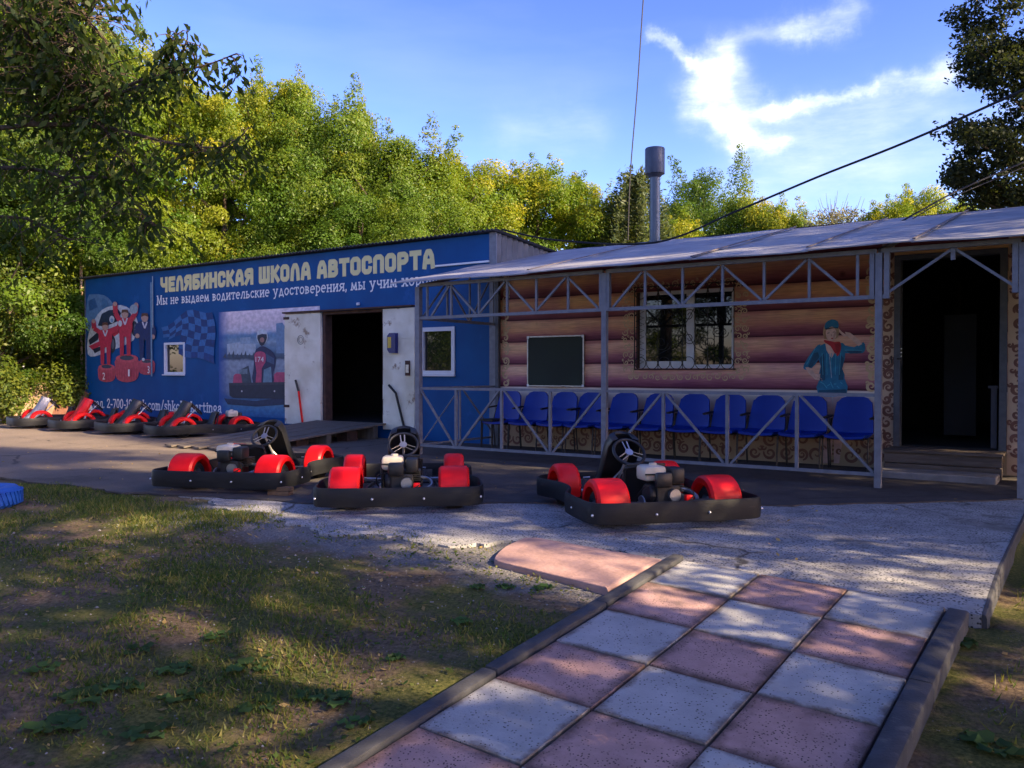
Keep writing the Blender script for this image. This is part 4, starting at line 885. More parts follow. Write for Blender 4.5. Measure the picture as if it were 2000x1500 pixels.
    for sg in (-1, 1):
        for sz in (-1, 1):
            for (cx, cz, r0) in ((xc+sg*.10, zc+sz*.16, .09), (xc+sg*.32, zc+sz*.22, .11), (xc+sg*.5, zc+sz*.08, .08)):
                rod([(cx+r0*(1-.8*t/16)*math.cos(sg*t*.6), cz+sz*r0*(1-.8*t/16)*math.sin(t*.6)) for t in range(17)], .0055)
            rod([(xc+sg*.02, zc), (xc+sg*.2, zc+sz*.3), (xc+sg*.45, zc+sz*.42)], .0055)
    for k in range(9): z = gz0+.06+k*.09; rod([(gx0+.02, z), (gx0+.15, z+.045), (gx0+.02, z+.09)], .005)
    for (x, z) in ((gx0, gz0), (gx1, gz0), (gx0, gz1), (gx1, gz1)): g.box((x, WY-.02, z), (.02, .045, .02))
    g.build('window_grille', IRON, house)
    # printed woman saluting
    P = Print(WY-.004); te = (.012, .20, .38); tl = (.06, .42, .62); sk = (.82, .55, .46); pkk = (.60, .40, .38); rd = (.55, .02, .03)
    P.pg(pkk, [(1604, 770), (1624, 770), (1628, 850), (1624, 905), (1608, 905), (1604, 850)]); P.pg(pkk, [(1628, 770), (1650, 770), (1648, 850), (1640, 905), (1630, 905)])
    P.pg(te, [(1600, 742), (1650, 740), (1654, 770), (1640, 774), (1618, 775), (1598, 770)], 2)
    P.pg(te, [(1598, 680), (1610, 671), (1622, 676), (1640, 670), (1650, 674), (1650, 700), (1645, 720), (1649, 742), (1601, 744), (1603, 715), (1596, 695)], 2)
    P.pg(te, [(1602, 672), (1588, 684), (1570, 712), (1572, 722), (1584, 720), (1600, 700)], 2)
    P.pg(sk, [(1573, 718), (1582, 716), (1592, 730), (1604, 730), (1611, 738), (1606, 744), (1592, 741), (1580, 730)], 1)
    P.pg(te, [(1644, 674), (1668, 678), (1686, 668), (1690, 680), (1684, 690), (1660, 690), (1646, 688)], 2)
    P.pg(sk, [(1684, 672), (1676, 662), (1660, 650), (1650, 648), (1652, 655), (1664, 664), (1676, 676)]); P.pg(sk, [(1655, 656), (1644, 648), (1636, 640), (1638, 648), (1648, 658)])
    P.pg(sk, [(1612, 672), (1622, 668), (1630, 670), (1634, 682), (1624, 700), (1614, 684)])
    P.pg((.50, .32, .18), [(1608, 640), (1616, 632), (1636, 634), (1638, 652), (1632, 662), (1610, 662)], 2)
    P.el(sk, 1623, 652, 10.5, 14); P.pg(te, [(1611, 643), (1612, 631), (1624, 624), (1636, 628), (1637, 641), (1624, 638)], 2); P.el(rd, 1626, 661, 3, 1.3)
    P.ln((.12, .06, .06), [(1615, 651), (1620, 650)], 1.2); P.ln((.12, .06, .06), [(1626, 649), (1631, 648)], 1.2); P.ln((.42, .22, .18), [(1623, 652), (1624, 657)], 1)
    P.pg(rd, [(1610, 664), (1630, 668), (1641, 668), (1642, 684), (1636, 696), (1628, 686), (1622, 676), (1611, 669)], 2)
    td = (.006, .09, .18)
    P.pg(td, [(1601, 700), (1609, 690), (1612, 742), (1601, 744), (1604, 716)]); P.pg(td, [(1640, 690), (1648, 700), (1645, 720), (1648, 742), (1638, 742)]); P.pg(td, [(1598, 688), (1590, 690), (1578, 716), (1583, 719), (1600, 698)])
    P.pg(td, [(1652, 684), (1684, 682), (1682, 690), (1660, 691)]); P.pg(td, [(1600, 762), (1652, 760), (1654, 770), (1640, 774), (1600, 772)]); P.pg(td, [(1612, 641), (1637, 639), (1637, 642), (1624, 640), (1612, 644)])
    P.pg((.40, .22, .12), [(1609, 648), (1612, 646), (1614, 660), (1610, 662)]); P.pg((.62, .38, .32), [(1630, 646), (1634, 650), (1630, 662), (1626, 664)]); P.pg((.38, .01, .02), [(1630, 672), (1641, 670), (1640, 684), (1635, 690)])
    for k in range(4): P.ln((.60, .36, .30), [(1590+k*4, 733+k*1.5), (1594+k*4, 738+k)], .8)
    for k in range(7): P.ln(tl, [(1603+k*6.5, 746+(k % 3)*4), (1610+k*6, 750+(k % 2)*8)], 1.6)
    for k in range(5): P.ln(tl, [(1606+k*9, 690), (1608+k*8, 732)], 1.2)
    P.ln(tl, [(1576, 712), (1592, 682)], 1.4); P.ln(tl, [(1650, 684), (1684, 684)], 1.4); P.ln((.4, .5, .6), [(1620, 690), (1625, 738)], 1.2)
    P.build('saluting_woman_print', house)
    # roof sheets over house and canopy
    xs = [-8.32, -5.96, -3.74, -2.46, -1.44, .3, 2.0]
    for i in range(len(xs)-1):
        a, b = xs[i]-.03, xs[i+1]; mb = MB(); nx, ny = 10, 14; k0 = .006*(i % 2)
        gp_ = [[None]*(ny+1) for _ in range(nx+1)]; vs = []
        for u in range(nx+1):
            for v in range(ny+1):
                x = a+(b-a)*u/nx; y = 9.02+(13.1-9.02)*v/ny
                if v == 0: y += .05*noise.noise(Vector((x*1.1, 0, 7)))+.015*noise.noise(Vector((x*7, 0, 2)))
                if i == 0 and v < 8: x = max(x, -8.32+.0*v)
                z = rz_(y)+k0+.022*noise.noise(Vector((x*.9, y*.9, 2)))+.006*noise.noise(Vector((x*5, y*5, 4)))
                vs.append((x, y, z))
        fs = [(u*(ny+1)+v, (u+1)*(ny+1)+v, (u+1)*(ny+1)+v+1, u*(ny+1)+v+1) for u in range(nx) for v in range(ny)]
        m = len(vs); lo = [(x, y, z-.014) for x, y, z in vs]
        mb.add(vs+lo, fs+[tuple(q+m for q in f)[::-1] for f in fs]+[(u*(ny+1), m+u*(ny+1), m+(u+1)*(ny+1), (u+1)*(ny+1)) for u in range(nx)])
        mb.build('roof_sheet', ROOFM, house, smooth=True)
        if i: mb = MB(); mb.bar((xs[i]-.01, 9.04, rz_(9.04)+.03), (xs[i]+.02, 13.0, rz_(13.0)+.03), .03, .012); mb.build('roof_seam', mat('roof_seam_dirt', (.14, .12, .13), None, 9, .8), house)
    mb = MB(); mb.add([(-7.9, 13.1, rz_(13.1)+.01), (2, 13.1, rz_(13.1)+.01), (2, 16, 2.8), (-7.9, 16, 2.8)], [(0, 1, 2, 3)]); mb.build('back_roof', ROOFM, house)
make_house()

def make_steps():
    t = thing('entrance_steps', 'weathered wooden step over a concrete slab at the dark doorway', 'steps', (-1.4, 10.5, 0), world_children=True)
    x0, x1 = bx(1727, 700, 10.55), bx(1958, 700, 10.55)
    mb = MB(); mb.b2(bx(1712, 700, 10.15), bx(1948, 700, 10.15), 10.12, 10.55, -.02, .085, .012); mb.build('concrete_slab', STEPC, t)
    for (z0, z1, dy) in ((.012, .135, 0), (.143, .262, .012)):
        mb = MB(); mb.b2(x0, x1, 10.56+dy, 10.60+dy, z0, z1, .004); mb.build('riser_board', WOODX, t)
    for k in range(3):
        mb = MB(); a = 10.54+k*.175; mb.b2(x0-.01, x1+.01, a, a+.168, .265, .29, .003); mb.build('tread_board', WOODX, t)
    mb = MB(); mb.b2(x0+.02, x0+.06, 10.62, 11.04, .012, .262); mb.b2(x1-.06, x1-.02, 10.62, 11.04, .012, .262); mb.build('side_board', WOODX, t)
make_steps()

# ------------------------------------------------------------------ steel lattice canopy front and railing
def make_canopy():
    Y = 9.2
    t = thing('lattice_porch', 'grey welded steel lattice of posts, trusses and crossed railings along the porch', 'canopy frame', (-5, Y, 0), world_children=True)
    X = lambda px: bx(px, 700, Y)
    zt, zb, r1, r0 = 2.41, 1.955, .955, .145
    ft, fb = 2.41, 1.955
    def bar(nm, p, q, w, h=None): mb = MB(); mb.bar(p, q, w, h or w); return mb.build(nm, STEEL, t)
    def post(px, w=.07, z1=2.40, extra=()):
        x = X(px); mb = MB(); mb.b2(x-w/2, x+w/2, Y-w/2, Y+w/2, .0, z1); mb.build('post', STEEL, t)
        for (dx, w2) in extra: m2 = MB(); m2.b2(x+dx-w2/2, x+dx+w2/2, Y-.03, Y+.03, zb-.02, z1); m2.build('post_stiffener', STEEL, t)
    post(818, .075); post(1181, .065, extra=((-.05, .03), (.055, .04))); post(1716, .065, extra=((-.065, .045), (.075, .05)))
    post(1996, .06, extra=((-.06, .05),))
    def seg(a, b, z, nm, w=.04): bar(nm, (X(a), Y, z), (X(b), Y, z), w)
    for a, b in ((821, 1178), (1185, 1711), (1721, 1992)): seg(a, b, zt+.01, 'top_chord', .045)
    for a, b in ((821, 1178), (1185, 1711)): seg(a, b, zb, 'bottom_chord', .042); seg(a, b, r1, 'hand_rail', .035); seg(a, b, r0, 'bottom_rail', .035)
    g = .025
    for px in (835, 882, 936, 991, 1048, 1110, 1260, 1333, 1411, 1492, 1580, 1674): bar('truss_upright', (X(px), Y-.002, zb+g), (X(px), Y-.002, zt-g+.01), .028)
    def diag(nm, a, za, b, zb_): bar(nm, (X(a), Y+.003, za), (X(b), Y+.003, zb_), .026)
    zz = [(840, 0), (880, 1), (932, 0), (988, 1), (1044, 0), (1107, 1), (1170, 0)]
    for (a, s), (b, u) in zip(zz, zz[1:]): diag('truss_brace', a+(2 if s else 3), (zt-g) if s else zb+g, b-2, (zt-g) if u else zb+g)
    zz = [(1194, 0), (1257, 1), (1331, 0), (1408, 1), (1490, 0), (1577, 1), (1668, 0)]
    for (a, s), (b, u) in zip(zz, zz[1:]): diag('truss_brace', a+3, (zt-g) if s else zb+g, b-3, (zt-g) if u else zb+g)
    diag('truss_brace', 1724, zb+.01, 1857, zt-g); diag('truss_brace', 1864, zt-g, 1990, zb+.01); bar('truss_upright', (X(1860), Y-.003, 2.28), (X(1860), Y-.003, zt-.02), .04)
    seg(1721, 1732, zb, 'chord_stub', .042); seg(1982, 1992, zb, 'chord_stub', .042)
    for px in (891, 980, 1075, 1296, 1421, 1557): bar('rail_upright', (X(px), Y-.002, r0+.018), (X(px), Y-.002, r1-.018), .034)
    for a, b in (((822, 1), (887, 0)), ((896, 0), (974, 1)), ((986, 1), (1070, 0)), ((1080, 0), (1174, 1)), ((1292, 1), (1192, 0)), ((1301, 1), (1414, 0)), ((1428, 0), (1551, 1)), ((1564, 1), (1706, 0))):
        diag('rail_brace', a[0], (r1-.02) if a[1] else r0+.02, b[0], (r1-.02) if b[1] else r0+.02)
    # left end of the porch, running back to the wall
    xs = X(818)
    bar('side_top_chord', (xs, Y+.04, 2.43), (xs, WY-.03, 2.83), .04); bar('side_bottom_chord', (xs, Y+.04, zb), (xs, WY-.03, zb), .04)
    bar('side_rail', (xs, Y+.04, r1), (xs, WY-.03, r1), .03); bar('side_rail', (xs, Y+.04, r0), (xs, WY-.03, r0), .03)
    ys = [Y+.08, Y+.65, Y+1.2, WY-.08]
    for k in range(3):
        a, b = ys[k], ys[k+1]; bar('side_upright', (xs, b, zb+.02), (xs, b, 2.42+(b-Y)*.2), .025)
        bar('side_brace', (xs+.004, a, zb+.02 if k % 2 == 0 else 2.40+(a-Y)*.2), (xs+.004, b-.03, 2.38+(b-Y)*.2 if k % 2 == 0 else zb+.02), .022)
    bar('side_brace', (xs-.01, Y+.06, r0+.01), (xs-.01, WY-.95, r1-.02), .014); bar('side_upright', (xs, Y+.95, r0+.015), (xs, Y+.95, r1-.016), .025)
    bar('side_brace', (xs+.01, Y+1.0, r1-.02), (xs+.01, WY-.05, r0+.02), .02)
    mb = MB(); mb.b2(XC+.045, XC+.105, WY-.075, WY-.012, 0, 2.85); mb.build('wall_post', STEELD, t)
    for px in (1182, 1716):
        x = X(px); bar('rafter', (x, Y+.04, 2.425), (x, WY-.01, 2.86), .04)
make_canopy()

def make_board():
    x0, z1 = wp(1029, 657, WY-.04); x1, z0 = wp(1140, 756, WY-.04)
    t = thing('chalkboard', 'empty green chalkboard with thin metal frame hung on the log print wall', 'chalkboard', ((x0+x1)/2, WY, (z0+z1)/2), world_children=True)
    mb = MB(); mb.b2(x0+.02, x1-.02, WY-.03, WY-.012, z0+.02, z1-.02); mb.build('board', CHALK, t)
    for (a, b, c, d) in ((x0, x0+.02, z0, z1), (x1-.02, x1, z0, z1), (x0+.02, x1-.02, z0, z0+.02), (x0+.02, x1-.02, z1-.02, z1)): mb = MB(); mb.b2(a, b, WY-.036, WY-.010, c, d); mb.build('frame_rail', ALU, t)
    for (a, c) in ((x0, z0), (x1-.035, z0), (x0, z1-.035), (x1-.035, z1-.035)): mb = MB(); mb.b2(a-.002, a+.037, WY-.040, WY-.0365, c-.002, c+.037); mb.build('corner_cap', PVC, t)
    mb = MB(); mb.b2(x0+.35, x1-.35, WY-.075, WY-.037, z0+.002, z0+.012); mb.build('chalk_tray', ALU, t)
make_board()

# ------------------------------------------------------------------ blue seats
def make_seats():
    pxs = [990, 1043, 1098, 1150, 1215, 1283, 1352, 1422, 1497, 1577, 1665]; YB = 10.78
    t = thing('blue_chair', '', 'chair', (0, YB, 0), group='blue chairs in a row under the printed log wall')
    # back: rounded trapezoid, slightly dished
    mb = MB(); nx, nz = 10, 12; vs = []
    for k in range(nz+1):
        v = k/nz; z = .455+.44*v; hw = .245-.05*v**1.5; 
        if v > .8: hw *= math.sqrt(max(0, 1-((v-.8)/.2)**2*.35))
        for i in range(nx+1):
            u = -1+2*i/nx; zz = z-(.028*abs(u)**3 if v > .85 else 0)
            vs.append((u*hw, .10*v-.04*(1-u*u)*0-.035*u*u*(1-.3*v)+.02, zz))
    fr = [(k*(nx+1)+i, k*(nx+1)+i+1, (k+1)*(nx+1)+i+1, (k+1)*(nx+1)+i) for k in range(nz) for i in range(nx)]; m = len(vs)
    edge = [i for i in range(nx+1)]+[(k)*(nx+1)+nx for k in range(1, nz+1)]+[nz*(nx+1)+i for i in range(nx-1, -1, -1)]+[k*(nx+1) for k in range(nz-1, 0, -1)]
    mb.add(vs+[(x, y+.028, z) for x, y, z in vs], fr+[tuple(q+m for q in f)[::-1] for f in fr]+[(edge[i], m+edge[i], m+edge[(i+1) % len(edge)], edge[(i+1) % len(edge)]) for i in range(len(edge))])
    mb.build('backrest', SEAT, t, smooth=True)
    mb = MB(); vs = []                       # seat, waterfall front edge
    for k in range(9):
        v = k/8; y = .01-.38*v; z = .455-.03*math.sin(v*math.pi)+(-.05*max(0, v-.8)*5*.6)
        for i in range(nx+1):
            u = -1+2*i/nx; vs.append((u*(.242-.012*v), y+(.02*u*u if v > .9 else 0), z+.016*u*u))
    fr = [(k*(nx+1)+i, (k+1)*(nx+1)+i, (k+1)*(nx+1)+i+1, k*(nx+1)+i+1) for k in range(8) for i in range(nx)]; m = len(vs)
    edge = [i for i in range(nx+1)]+[k*(nx+1)+nx for k in range(1, 9)]+[8*(nx+1)+i for i in range(nx-1, -1, -1)]+[k*(nx+1) for k in range(7, 0, -1)]
    mb.add(vs+[(x*.97, y, z-.03) for x, y, z in vs], fr+[tuple(q+m for q in f)[::-1] for f in fr]+[(edge[i], m+edge[i], m+edge[(i+1) % len(edge)], edge[(i+1) % len(edge)]) for i in range(len(edge))])
    mb.build('seat', SEAT, t, smooth=True)
    mb = MB(); mb.b2(-.21, .21, -.31, -.05, .385, .412, .008); mb.build('seat_pan', IRON, t)
    for s in (-1, 1):
        mb = MB(); mb.tube([(s*.262, -.30, 0.012), (s*.262, -.27, .42)], .011, 6); mb.build('leg', IRON, t)
        mb = MB(); mb.tube([(s*.262, .02, 0.012), (s*.262, -.02, .42), (s*.262, .06, .62)], .011, 6); mb.build('leg', IRON, t)
        mb = MB(); mb.bar((s*.262, .07, .655), (s*.262, -.17, .635), .035, .022); mb.build('arm_rest', IRON, t)
    mb = MB(); mb.bar((-.26, -.2, .40), (.26, -.2, .40), .02); mb.bar((-.26, -.04, .40), (.26, -.04, .40), .02); mb.build('cross_bar', IRON, t)
    L = ['blue chair at the far left end of the row beside the blue garage corner', 'second blue chair from the left end, below the left edge of the chalkboard', 'blue chair right under the middle of the chalkboard',
         'blue chair half hidden behind a diagonal bar just left of the middle porch post', 'blue chair just right of the middle porch post', 'blue chair behind a diagonal brace, below the left side of the barred window',
         'blue chair below the middle of the barred window', 'blue chair below the right edge of the barred window', 'blue chair with open space, fourth from the right end of the row' , 'second blue chair from the right end, at the feet of the printed woman', 'blue chair at the right end of the row beside the doorway post']
    L[8] = 'third blue chair from the right end of the row, left of the printed woman'
    for i, px in enumerate(pxs):
        x = bx(px, 700, YB); o = t if i == 0 else dup(t)
        o.location = (x, YB, .0); o.rotation_euler = (0, 0, rnd.uniform(-.03, .03)-.08); o['label'] = L[i]
make_seats()
def make_bracket():
    t = thing('small_bench', 'small dark bench end standing by the blue wall corner left of the chairs', 'bench', (-8.0, 10.55, 0), world_children=True)
    x = bx(966, 700, 10.6)
    mb = MB(); mb.b2(x-.16, x+.1, 10.4, 10.75, .44, .465); mb.build('bench_top', IRON, t)
    for s in (-.13, .07):
        for y in (10.43, 10.72): mb = MB(); mb.tube([(x+s, y, .012), (x+s, y, .44)], .012, 6); mb.build('leg', IRON, t)
make_bracket()

# ------------------------------------------------------------------ chimney, cables, pole, ramp
def make_misc():
    x, z = wp(1278, 475, 12.5)
    t = thing('chimney_pipe', 'tall galvanised chimney pipe with a wide round cap on the low roof', 'chimney', (x, 12.5, rz_(12.5)), world_children=True)
    mb = MB(); mb.lathe([(.0, rz_(12.5)-.1), (.083, rz_(12.5)-.1), (.083, 3.75), (.087, 3.75), (.087, 3.79), (.083, 3.79), (.083, 4.4)], (x, 12.5, 0), n=20); mb.build('pipe', GALV, t, smooth=True)
    mb = MB(); mb.lathe([(.084, 4.30), (.135, 4.36), (.158, 4.36), (.158, 4.755), (.15, 4.77), (0, 4.775)], (x, 12.5, 0), n=24); mb.build('cap', mat('dark_galvanised', (.12, .13, .155), (.08, .09, .11), 4, .5, .5), t, smooth=True)
    mb = MB(); mb.lathe([(.10, rz_(12.5)+.0), (.10, rz_(12.5)+.05), (.084, rz_(12.5)+.05)], (x, 12.5, 0), n=18); mb.build('collar', GALV, t)
    def cable(name, label, pts, r=.012):
        mb = MB(); P = crom(pts, 8, closed=False); mb.tube(P, r, 6); tag(mb.build(name, WIRE, smooth=True), label, 'cable')
    cable('overhead_cable', 'thick black cable sagging from the upper right down to the chimney foot', [dp(980, 449, 13.9), dp(1090, 470, 13.5), dp(1280, 474, 12.9), dp(1440, 412, 12), dp(1600, 345, 11.2), dp(1760, 282, 10.4), dp(1940, 203, 9.6), dp(2200, 80, 8.4), dp(2600, -150, 7)], .015)
    cable('overhead_cable', 'thin black cable running almost straight up the sky beside the chimney', [dp(1275, -260, 24), dp(1255, 0, 24), dp(1244, 170, 24), dp(1230, 345, 24), dp(1226, 470, 24)], .018)
    cable('overhead_cable', 'short pair of black cables running from the right roof up into the dark tree', [dp(1745, 441, 11.5), dp(1800, 410, 11.6), dp(1880, 368, 11.8), dp(2040, 300, 12)], .012)
    cable('overhead_cable', 'thinner black cable just below the short one at the right roof edge', [dp(1765, 438, 11.6), dp(1820, 405, 11.7), dp(1890, 372, 11.9), dp(2040, 310, 12.2)], .007)
    x, z = wp(160, 430, 11.35); mb = MB(); mb.tube([(x, 11.35, -.05), (x, 11.35, z)], .035, 8); tag(mb.build('metal_pole', mat('rusty_pale_pole', (.36, .26, .17), (.22, .14, .09), 6, .7), smooth=True), 'thin rusty pole standing at the left corner of the blue garage', 'pole')
    # ramp
    t = thing('plank_ramp', 'weathered grey plank ramp leading up to the dark garage doorway', 'ramp', (-11.2, 9.4, 0), world_children=True)
    n = 11; xa, xb = -12.05, -10.28
    for i in range(n):
        a = xa+(xb-xa)*i/n; b = xa+(xb-xa)*(i+1)/n; e = rnd.uniform(-.10, .10)
        mb = MB(); y0 = 7.85+e; y1 = 11.04; w = b-a
        mb.add([(a+.006, y0, .028), (b-.006, y0, .028), (b-.006, y1, .255), (a+.006, y1, .255), (a+.006, y0, .052), (b-.006, y0, .052), (b-.006, y1, .28+rnd.uniform(-.004, .004)), (a+.006, y1, .28)], [(3, 2, 1, 0), (4, 5, 6, 7), (0, 1, 5, 4), (1, 2, 6, 5), (2, 3, 7, 6), (3, 0, 4, 7)])
        mb.build('plank', WOODG, t)
    for y in (8.6, 9.7, 10.8): mb = MB(); mb.b2(xa+.03, xb-.03, y-.05, y+.05, .012, .03+(y-7.9)*.0708); mb.build('bearer', WOODG, t)
    for y in (9.2, 10.3): mb = MB(); mb.b2(xb-.35, xb-.1, y-.12, y+.12, .012, .018+(y-7.95)*.068); mb.build('support_block', RUST, t)
    # painted tyre at the left edge of the lawn
    t = thing('half_buried_tyre', 'bright blue painted tyre with worn tread lying at the edge of the lawn', 'tyre', (-8.63, 3.72, zg(-8.6, 3.7)))
    mb = MB(); mb.lathe([(.16, .02), (.20, 0), (.29, 0), (.325, .04), (.335, .10), (.325, .16), (.29, .195), (.20, .195), (.16, .17), (.175, .10), (.16, .02)], n=40); mb.build('carcass', BTYRE, t, smooth=True)
    mb = MB()
    for k in range(44):
        a = 2*math.pi*k/44; mb.box((.336*math.cos(a), .336*math.sin(a), .10), (.014, .026, .13), Matrix.Rotation(a, 3, 'Z') @ Matrix.Rotation(.35, 3, 'X'))
    o = mb.build('tread', BTYRE, t)
    # wood blocks under the left front kart
    t = thing('wooden_block', 'two short weathered boards stacked on the ground by the rear of the left front kart', 'wood block', (-6.43, 5.42, hh(-6.4, 5.4)+.012), .35)
    mb = MB(); mb.b2(-.11, .11, -.05, .05, 0, .036, .004); mb.build('board', mat('brown_block', (.22, .13, .07), (.12, .07, .04), 9, .9, bump=.5), t)
    mb = MB(); mb.box((0, .005, .058), (.23, .09, .038), Matrix.Rotation(.06, 3, 'Z'), bev=.004); mb.build('board', mat('brown_block', (.2, .12, .07)), t)
make_misc()

# ------------------------------------------------------------------ go-karts  (local: +y forward, x right)
def make_kart(fairing=BLACK):
    t = thing('go_kart', '', 'go-kart', group='red and black rental karts')
    half = [(0, -.90), (.30, -.905), (.55, -.895), (.67, -.85), (.715, -.74), (.72, -.55), (.72, -.34), (.70, -.20), (.63, -.06), (.595, .08), (.60, .26), (.63, .44), (.665, .60), (.665, .76), (.60, .90), (.46, .99), (.22, 1.03)]
    pts = half+[(0, 1.035)]+[(-x, y) for x, y in half[:0:-1]]
    C = crom([(x, y, 0) for x, y in pts], 4); n = len(C); mb = MB()
    def zoff(y): return .012*math.sin(max(0, min(1, (y+.2)/.9))*math.pi)
    prof = [(-.012, .072), (.0, .064), (.004, .078), (.007, .145), (.004, .208), (-.004, .222), (-.018, .222), (-.024, .208), (-.020, .145), (-.020, .072)]
    vs = []
    for i, p in enumerate(C):
        tg = (C[(i+1) % n]-C[i-1]).normalized(); o = Vector((tg.y, -tg.x, 0))
        for (d, z) in prof: vs.append((p.x+o.x*d, p.y+o.y*d, z+zoff(p.y)))
    m = len(prof); mb.add(vs, [(i*m+k, ((i+1) % n)*m+k, ((i+1) % n)*m+(k+1) % m, i*m+(k+1) % m) for i in range(n) for k in range(m)])
    bumper = mb.build('bumper', BUMP, t, smooth=True)
    for (x, y, nx, ny) in ((-.215, -.912, 0, -1), (.215, -.912, 0, -1), (-.69, -.84, -.8, -.6), (.69, -.84, .8, -.6), (-.60, .02, -1, -.4), (.60, .02, 1, -.4), (-.72, -.45, -1, 0), (.72, -.45, 1, 0)):
        b = MB(); q = Vector((nx, ny, 0)).normalized(); b.lathe([(.011, -.004), (.010, .005), (.006, .009), (0, .010)], n=10)
        rt = q.to_track_quat('Z', 'Y').to_matrix(); b.v = [tuple(rt @ Vector(v)+Vector((x, y, .132))+q*.006) for v in b.v]; o = b.build('bolt', CHR, smooth=True); o.parent = bumper
    # chassis rails and floor
    mb = MB()
    for s in (-1, 1):
        mb.tube(crom([(s*.30, -.84, .10), (s*.30, -.3, .09), (s*.34, .1, .085), (s*.30, .55, .085), (s*.22, .98, .09)], 5, closed=False), .016, 8)
        mb.tube([(s*.30, -.45, .09), (s*.69, -.45, .12)], .012, 6); mb.tube([(s*.31, .5, .09), (s*.58, .5, .12)], .012, 6)
    for y in (-.80, -.45, .02, .5, .86): mb.tube([(-.31, y, .088), (.31, y, .088)], .014, 8)
    mb.build('chassis', ENG, t, smooth=True)
    mb = MB(); mb.b2(-.29, .29, .06, .95, .058, .068); mb.b2(-.27, .27, .95, .99, .06, .16); mb.build('floor_pan', mat('dull_aluminium', (.13, .13, .14), (.08, .08, .09), 9, .5, .4), t)
    mb = MB(); mb.tube([(-.60, -.52, .14), (.60, -.52, .14)], .02, 10); mb.build('rear_axle', ALU, t, smooth=True)
    # wheels
    for (x, y, r, w) in ((-.47, -.52, .14, .20), (.47, -.52, .14, .20), (-.48, .50, .128, .13), (.48, .50, .128, .13)):
        ty = MB(); ty.lathe([(r*.5, -w/2+.01), (r*.82, -w/2), (r*.97, -w/2+.02), (r, -w/4), (r, w/4), (r*.97, w/2-.02), (r*.82, w/2), (r*.5, w/2-.01)], (x, y, r), 'X', 24)
        wh = ty.build('wheel', RUBBER, t, smooth=True)
        rm = MB(); rm.lathe([(0, -w*.25), (r*.2, -w*.28), (r*.45, -w*.22), (r*.52, -w/2+.012), (r*.52, w/2-.012), (r*.45, w*.22), (r*.2, w*.28), (0, w*.25)], (x, y, r), 'X', 16); o = rm.build('rim', ALU, smooth=True); o.parent = wh
    # red wheel covers
    for (x, y, r, w, a0, a1, zc) in ((-.47, -.52, .205, .27, -22, 200, .165), (.47, -.52, .205, .27, -22, 200, .165), (-.49, .50, .215, .20, -18, 200, .165), (.49, .50, .215, .20, -18, 200, .165)):
        mb = MB(); na = 20; cs = [(-w/2, -.055), (-w/2+.003, -.02), (-w/2+.022, 0), (-w/4, .004), (w/4, .004), (w/2-.022, 0), (w/2-.003, -.02), (w/2, -.055)]; vs = []
        for k in range(na+1):
            a = R(a0+(a1-a0)*k/na)
            for (u, d) in cs:
                rr = r+d; fl = 1 if .15 < k/na < .85 else 1.0
                vs.append((x+u, y+math.cos(a)*rr*1.02, zc+math.sin(a)*rr*.94))
        q = len(cs); L = len(vs); inn = []
        for k in range(na+1):
            a = R(a0+(a1-a0)*k/na)
            for (u, d) in cs: rr = r+d-.008; inn.append((x+u*.97, y+math.cos(a)*rr*1.02, zc+math.sin(a)*rr*.94))
        f1 = [(k*q+i, (k+1)*q+i, (k+1)*q+i+1, k*q+i+1) for k in range(na) for i in range(q-1)]
        mb.add(vs+inn, f1+[tuple(g+L for g in f)[::-1] for f in f1]+[(k*q, L+k*q, L+(k+1)*q, (k+1)*q) for k in range(na)]+[((k)*q+q-1, (k+1)*q+q-1, L+(k+1)*q+q-1, L+k*q+q-1) for k in range(na)]+[(i, i+1, L+i+1, L+i) for i in range(q-1)]+[(na*q+i+1, na*q+i, L+na*q+i, L+na*q+i+1) for i in range(q-1)])
        cov = mb.build('wheel_cover', RED, t, smooth=True)
        b = MB(); b.tube([(x, y-.2, .15), (x*.75, y-.12, .10)], .008, 6); o = b.build('cover_stay', ENG); o.parent = cov
    # seat
    mb = MB(); vs = []; nu, nv = 12, 14
    for j in range(nv+1):
        v = j/nv
        if v < .55: y = .32-.42*(v/.55); z = .10-.02*math.sin(v/.55*math.pi); hw = .17+.02*v
        else: w_ = (v-.55)/.45; y = -.10-.11*w_; z = .10+.30*w_; hw = .19-.03*w_**2
        for i in range(nu+1):
            u = -1+2*i/nu; vs.append((u*hw, y+(.06*u*u if v > .5 else 0), z+(.12 if v < .55 else .02)*abs(u)**3*(.35+.65*min(1, v*2))))
    f1 = [(j*(nu+1)+i, j*(nu+1)+i+1, (j+1)*(nu+1)+i+1, (j+1)*(nu+1)+i) for j in range(nv) for i in range(nu)]; L = len(vs)
    ed = [i for i in range(nu+1)]+[j*(nu+1)+nu for j in range(1, nv+1)]+[nv*(nu+1)+i for i in range(nu-1, -1, -1)]+[j*(nu+1) for j in range(nv-1, 0, -1)]
    mb.add(vs+[(x, y-.012, z-.012) for x, y, z in vs], f1+[tuple(g+L for g in f)[::-1] for f in f1]+[(ed[i], ed[(i+1) % len(ed)], L+ed[(i+1) % len(ed)], L+ed[i]) for i in range(len(ed))])
    mb.build('seat', BLACK, t, smooth=True)
    mb = MB(); mb.tube(crom([(-.17, -.14, .10), (-.18, -.18, .34), (-.15, -.20, .40), (.15, -.20, .40), (.18, -.18, .34), (.17, -.14, .10)], 5, closed=False), .012, 8); mb.b2(-.17, .17, -.212, -.19, .41, .43, .004); mb.build('seat_hoop', ENG, t, smooth=True)
    # engine
    e = thing_part = None
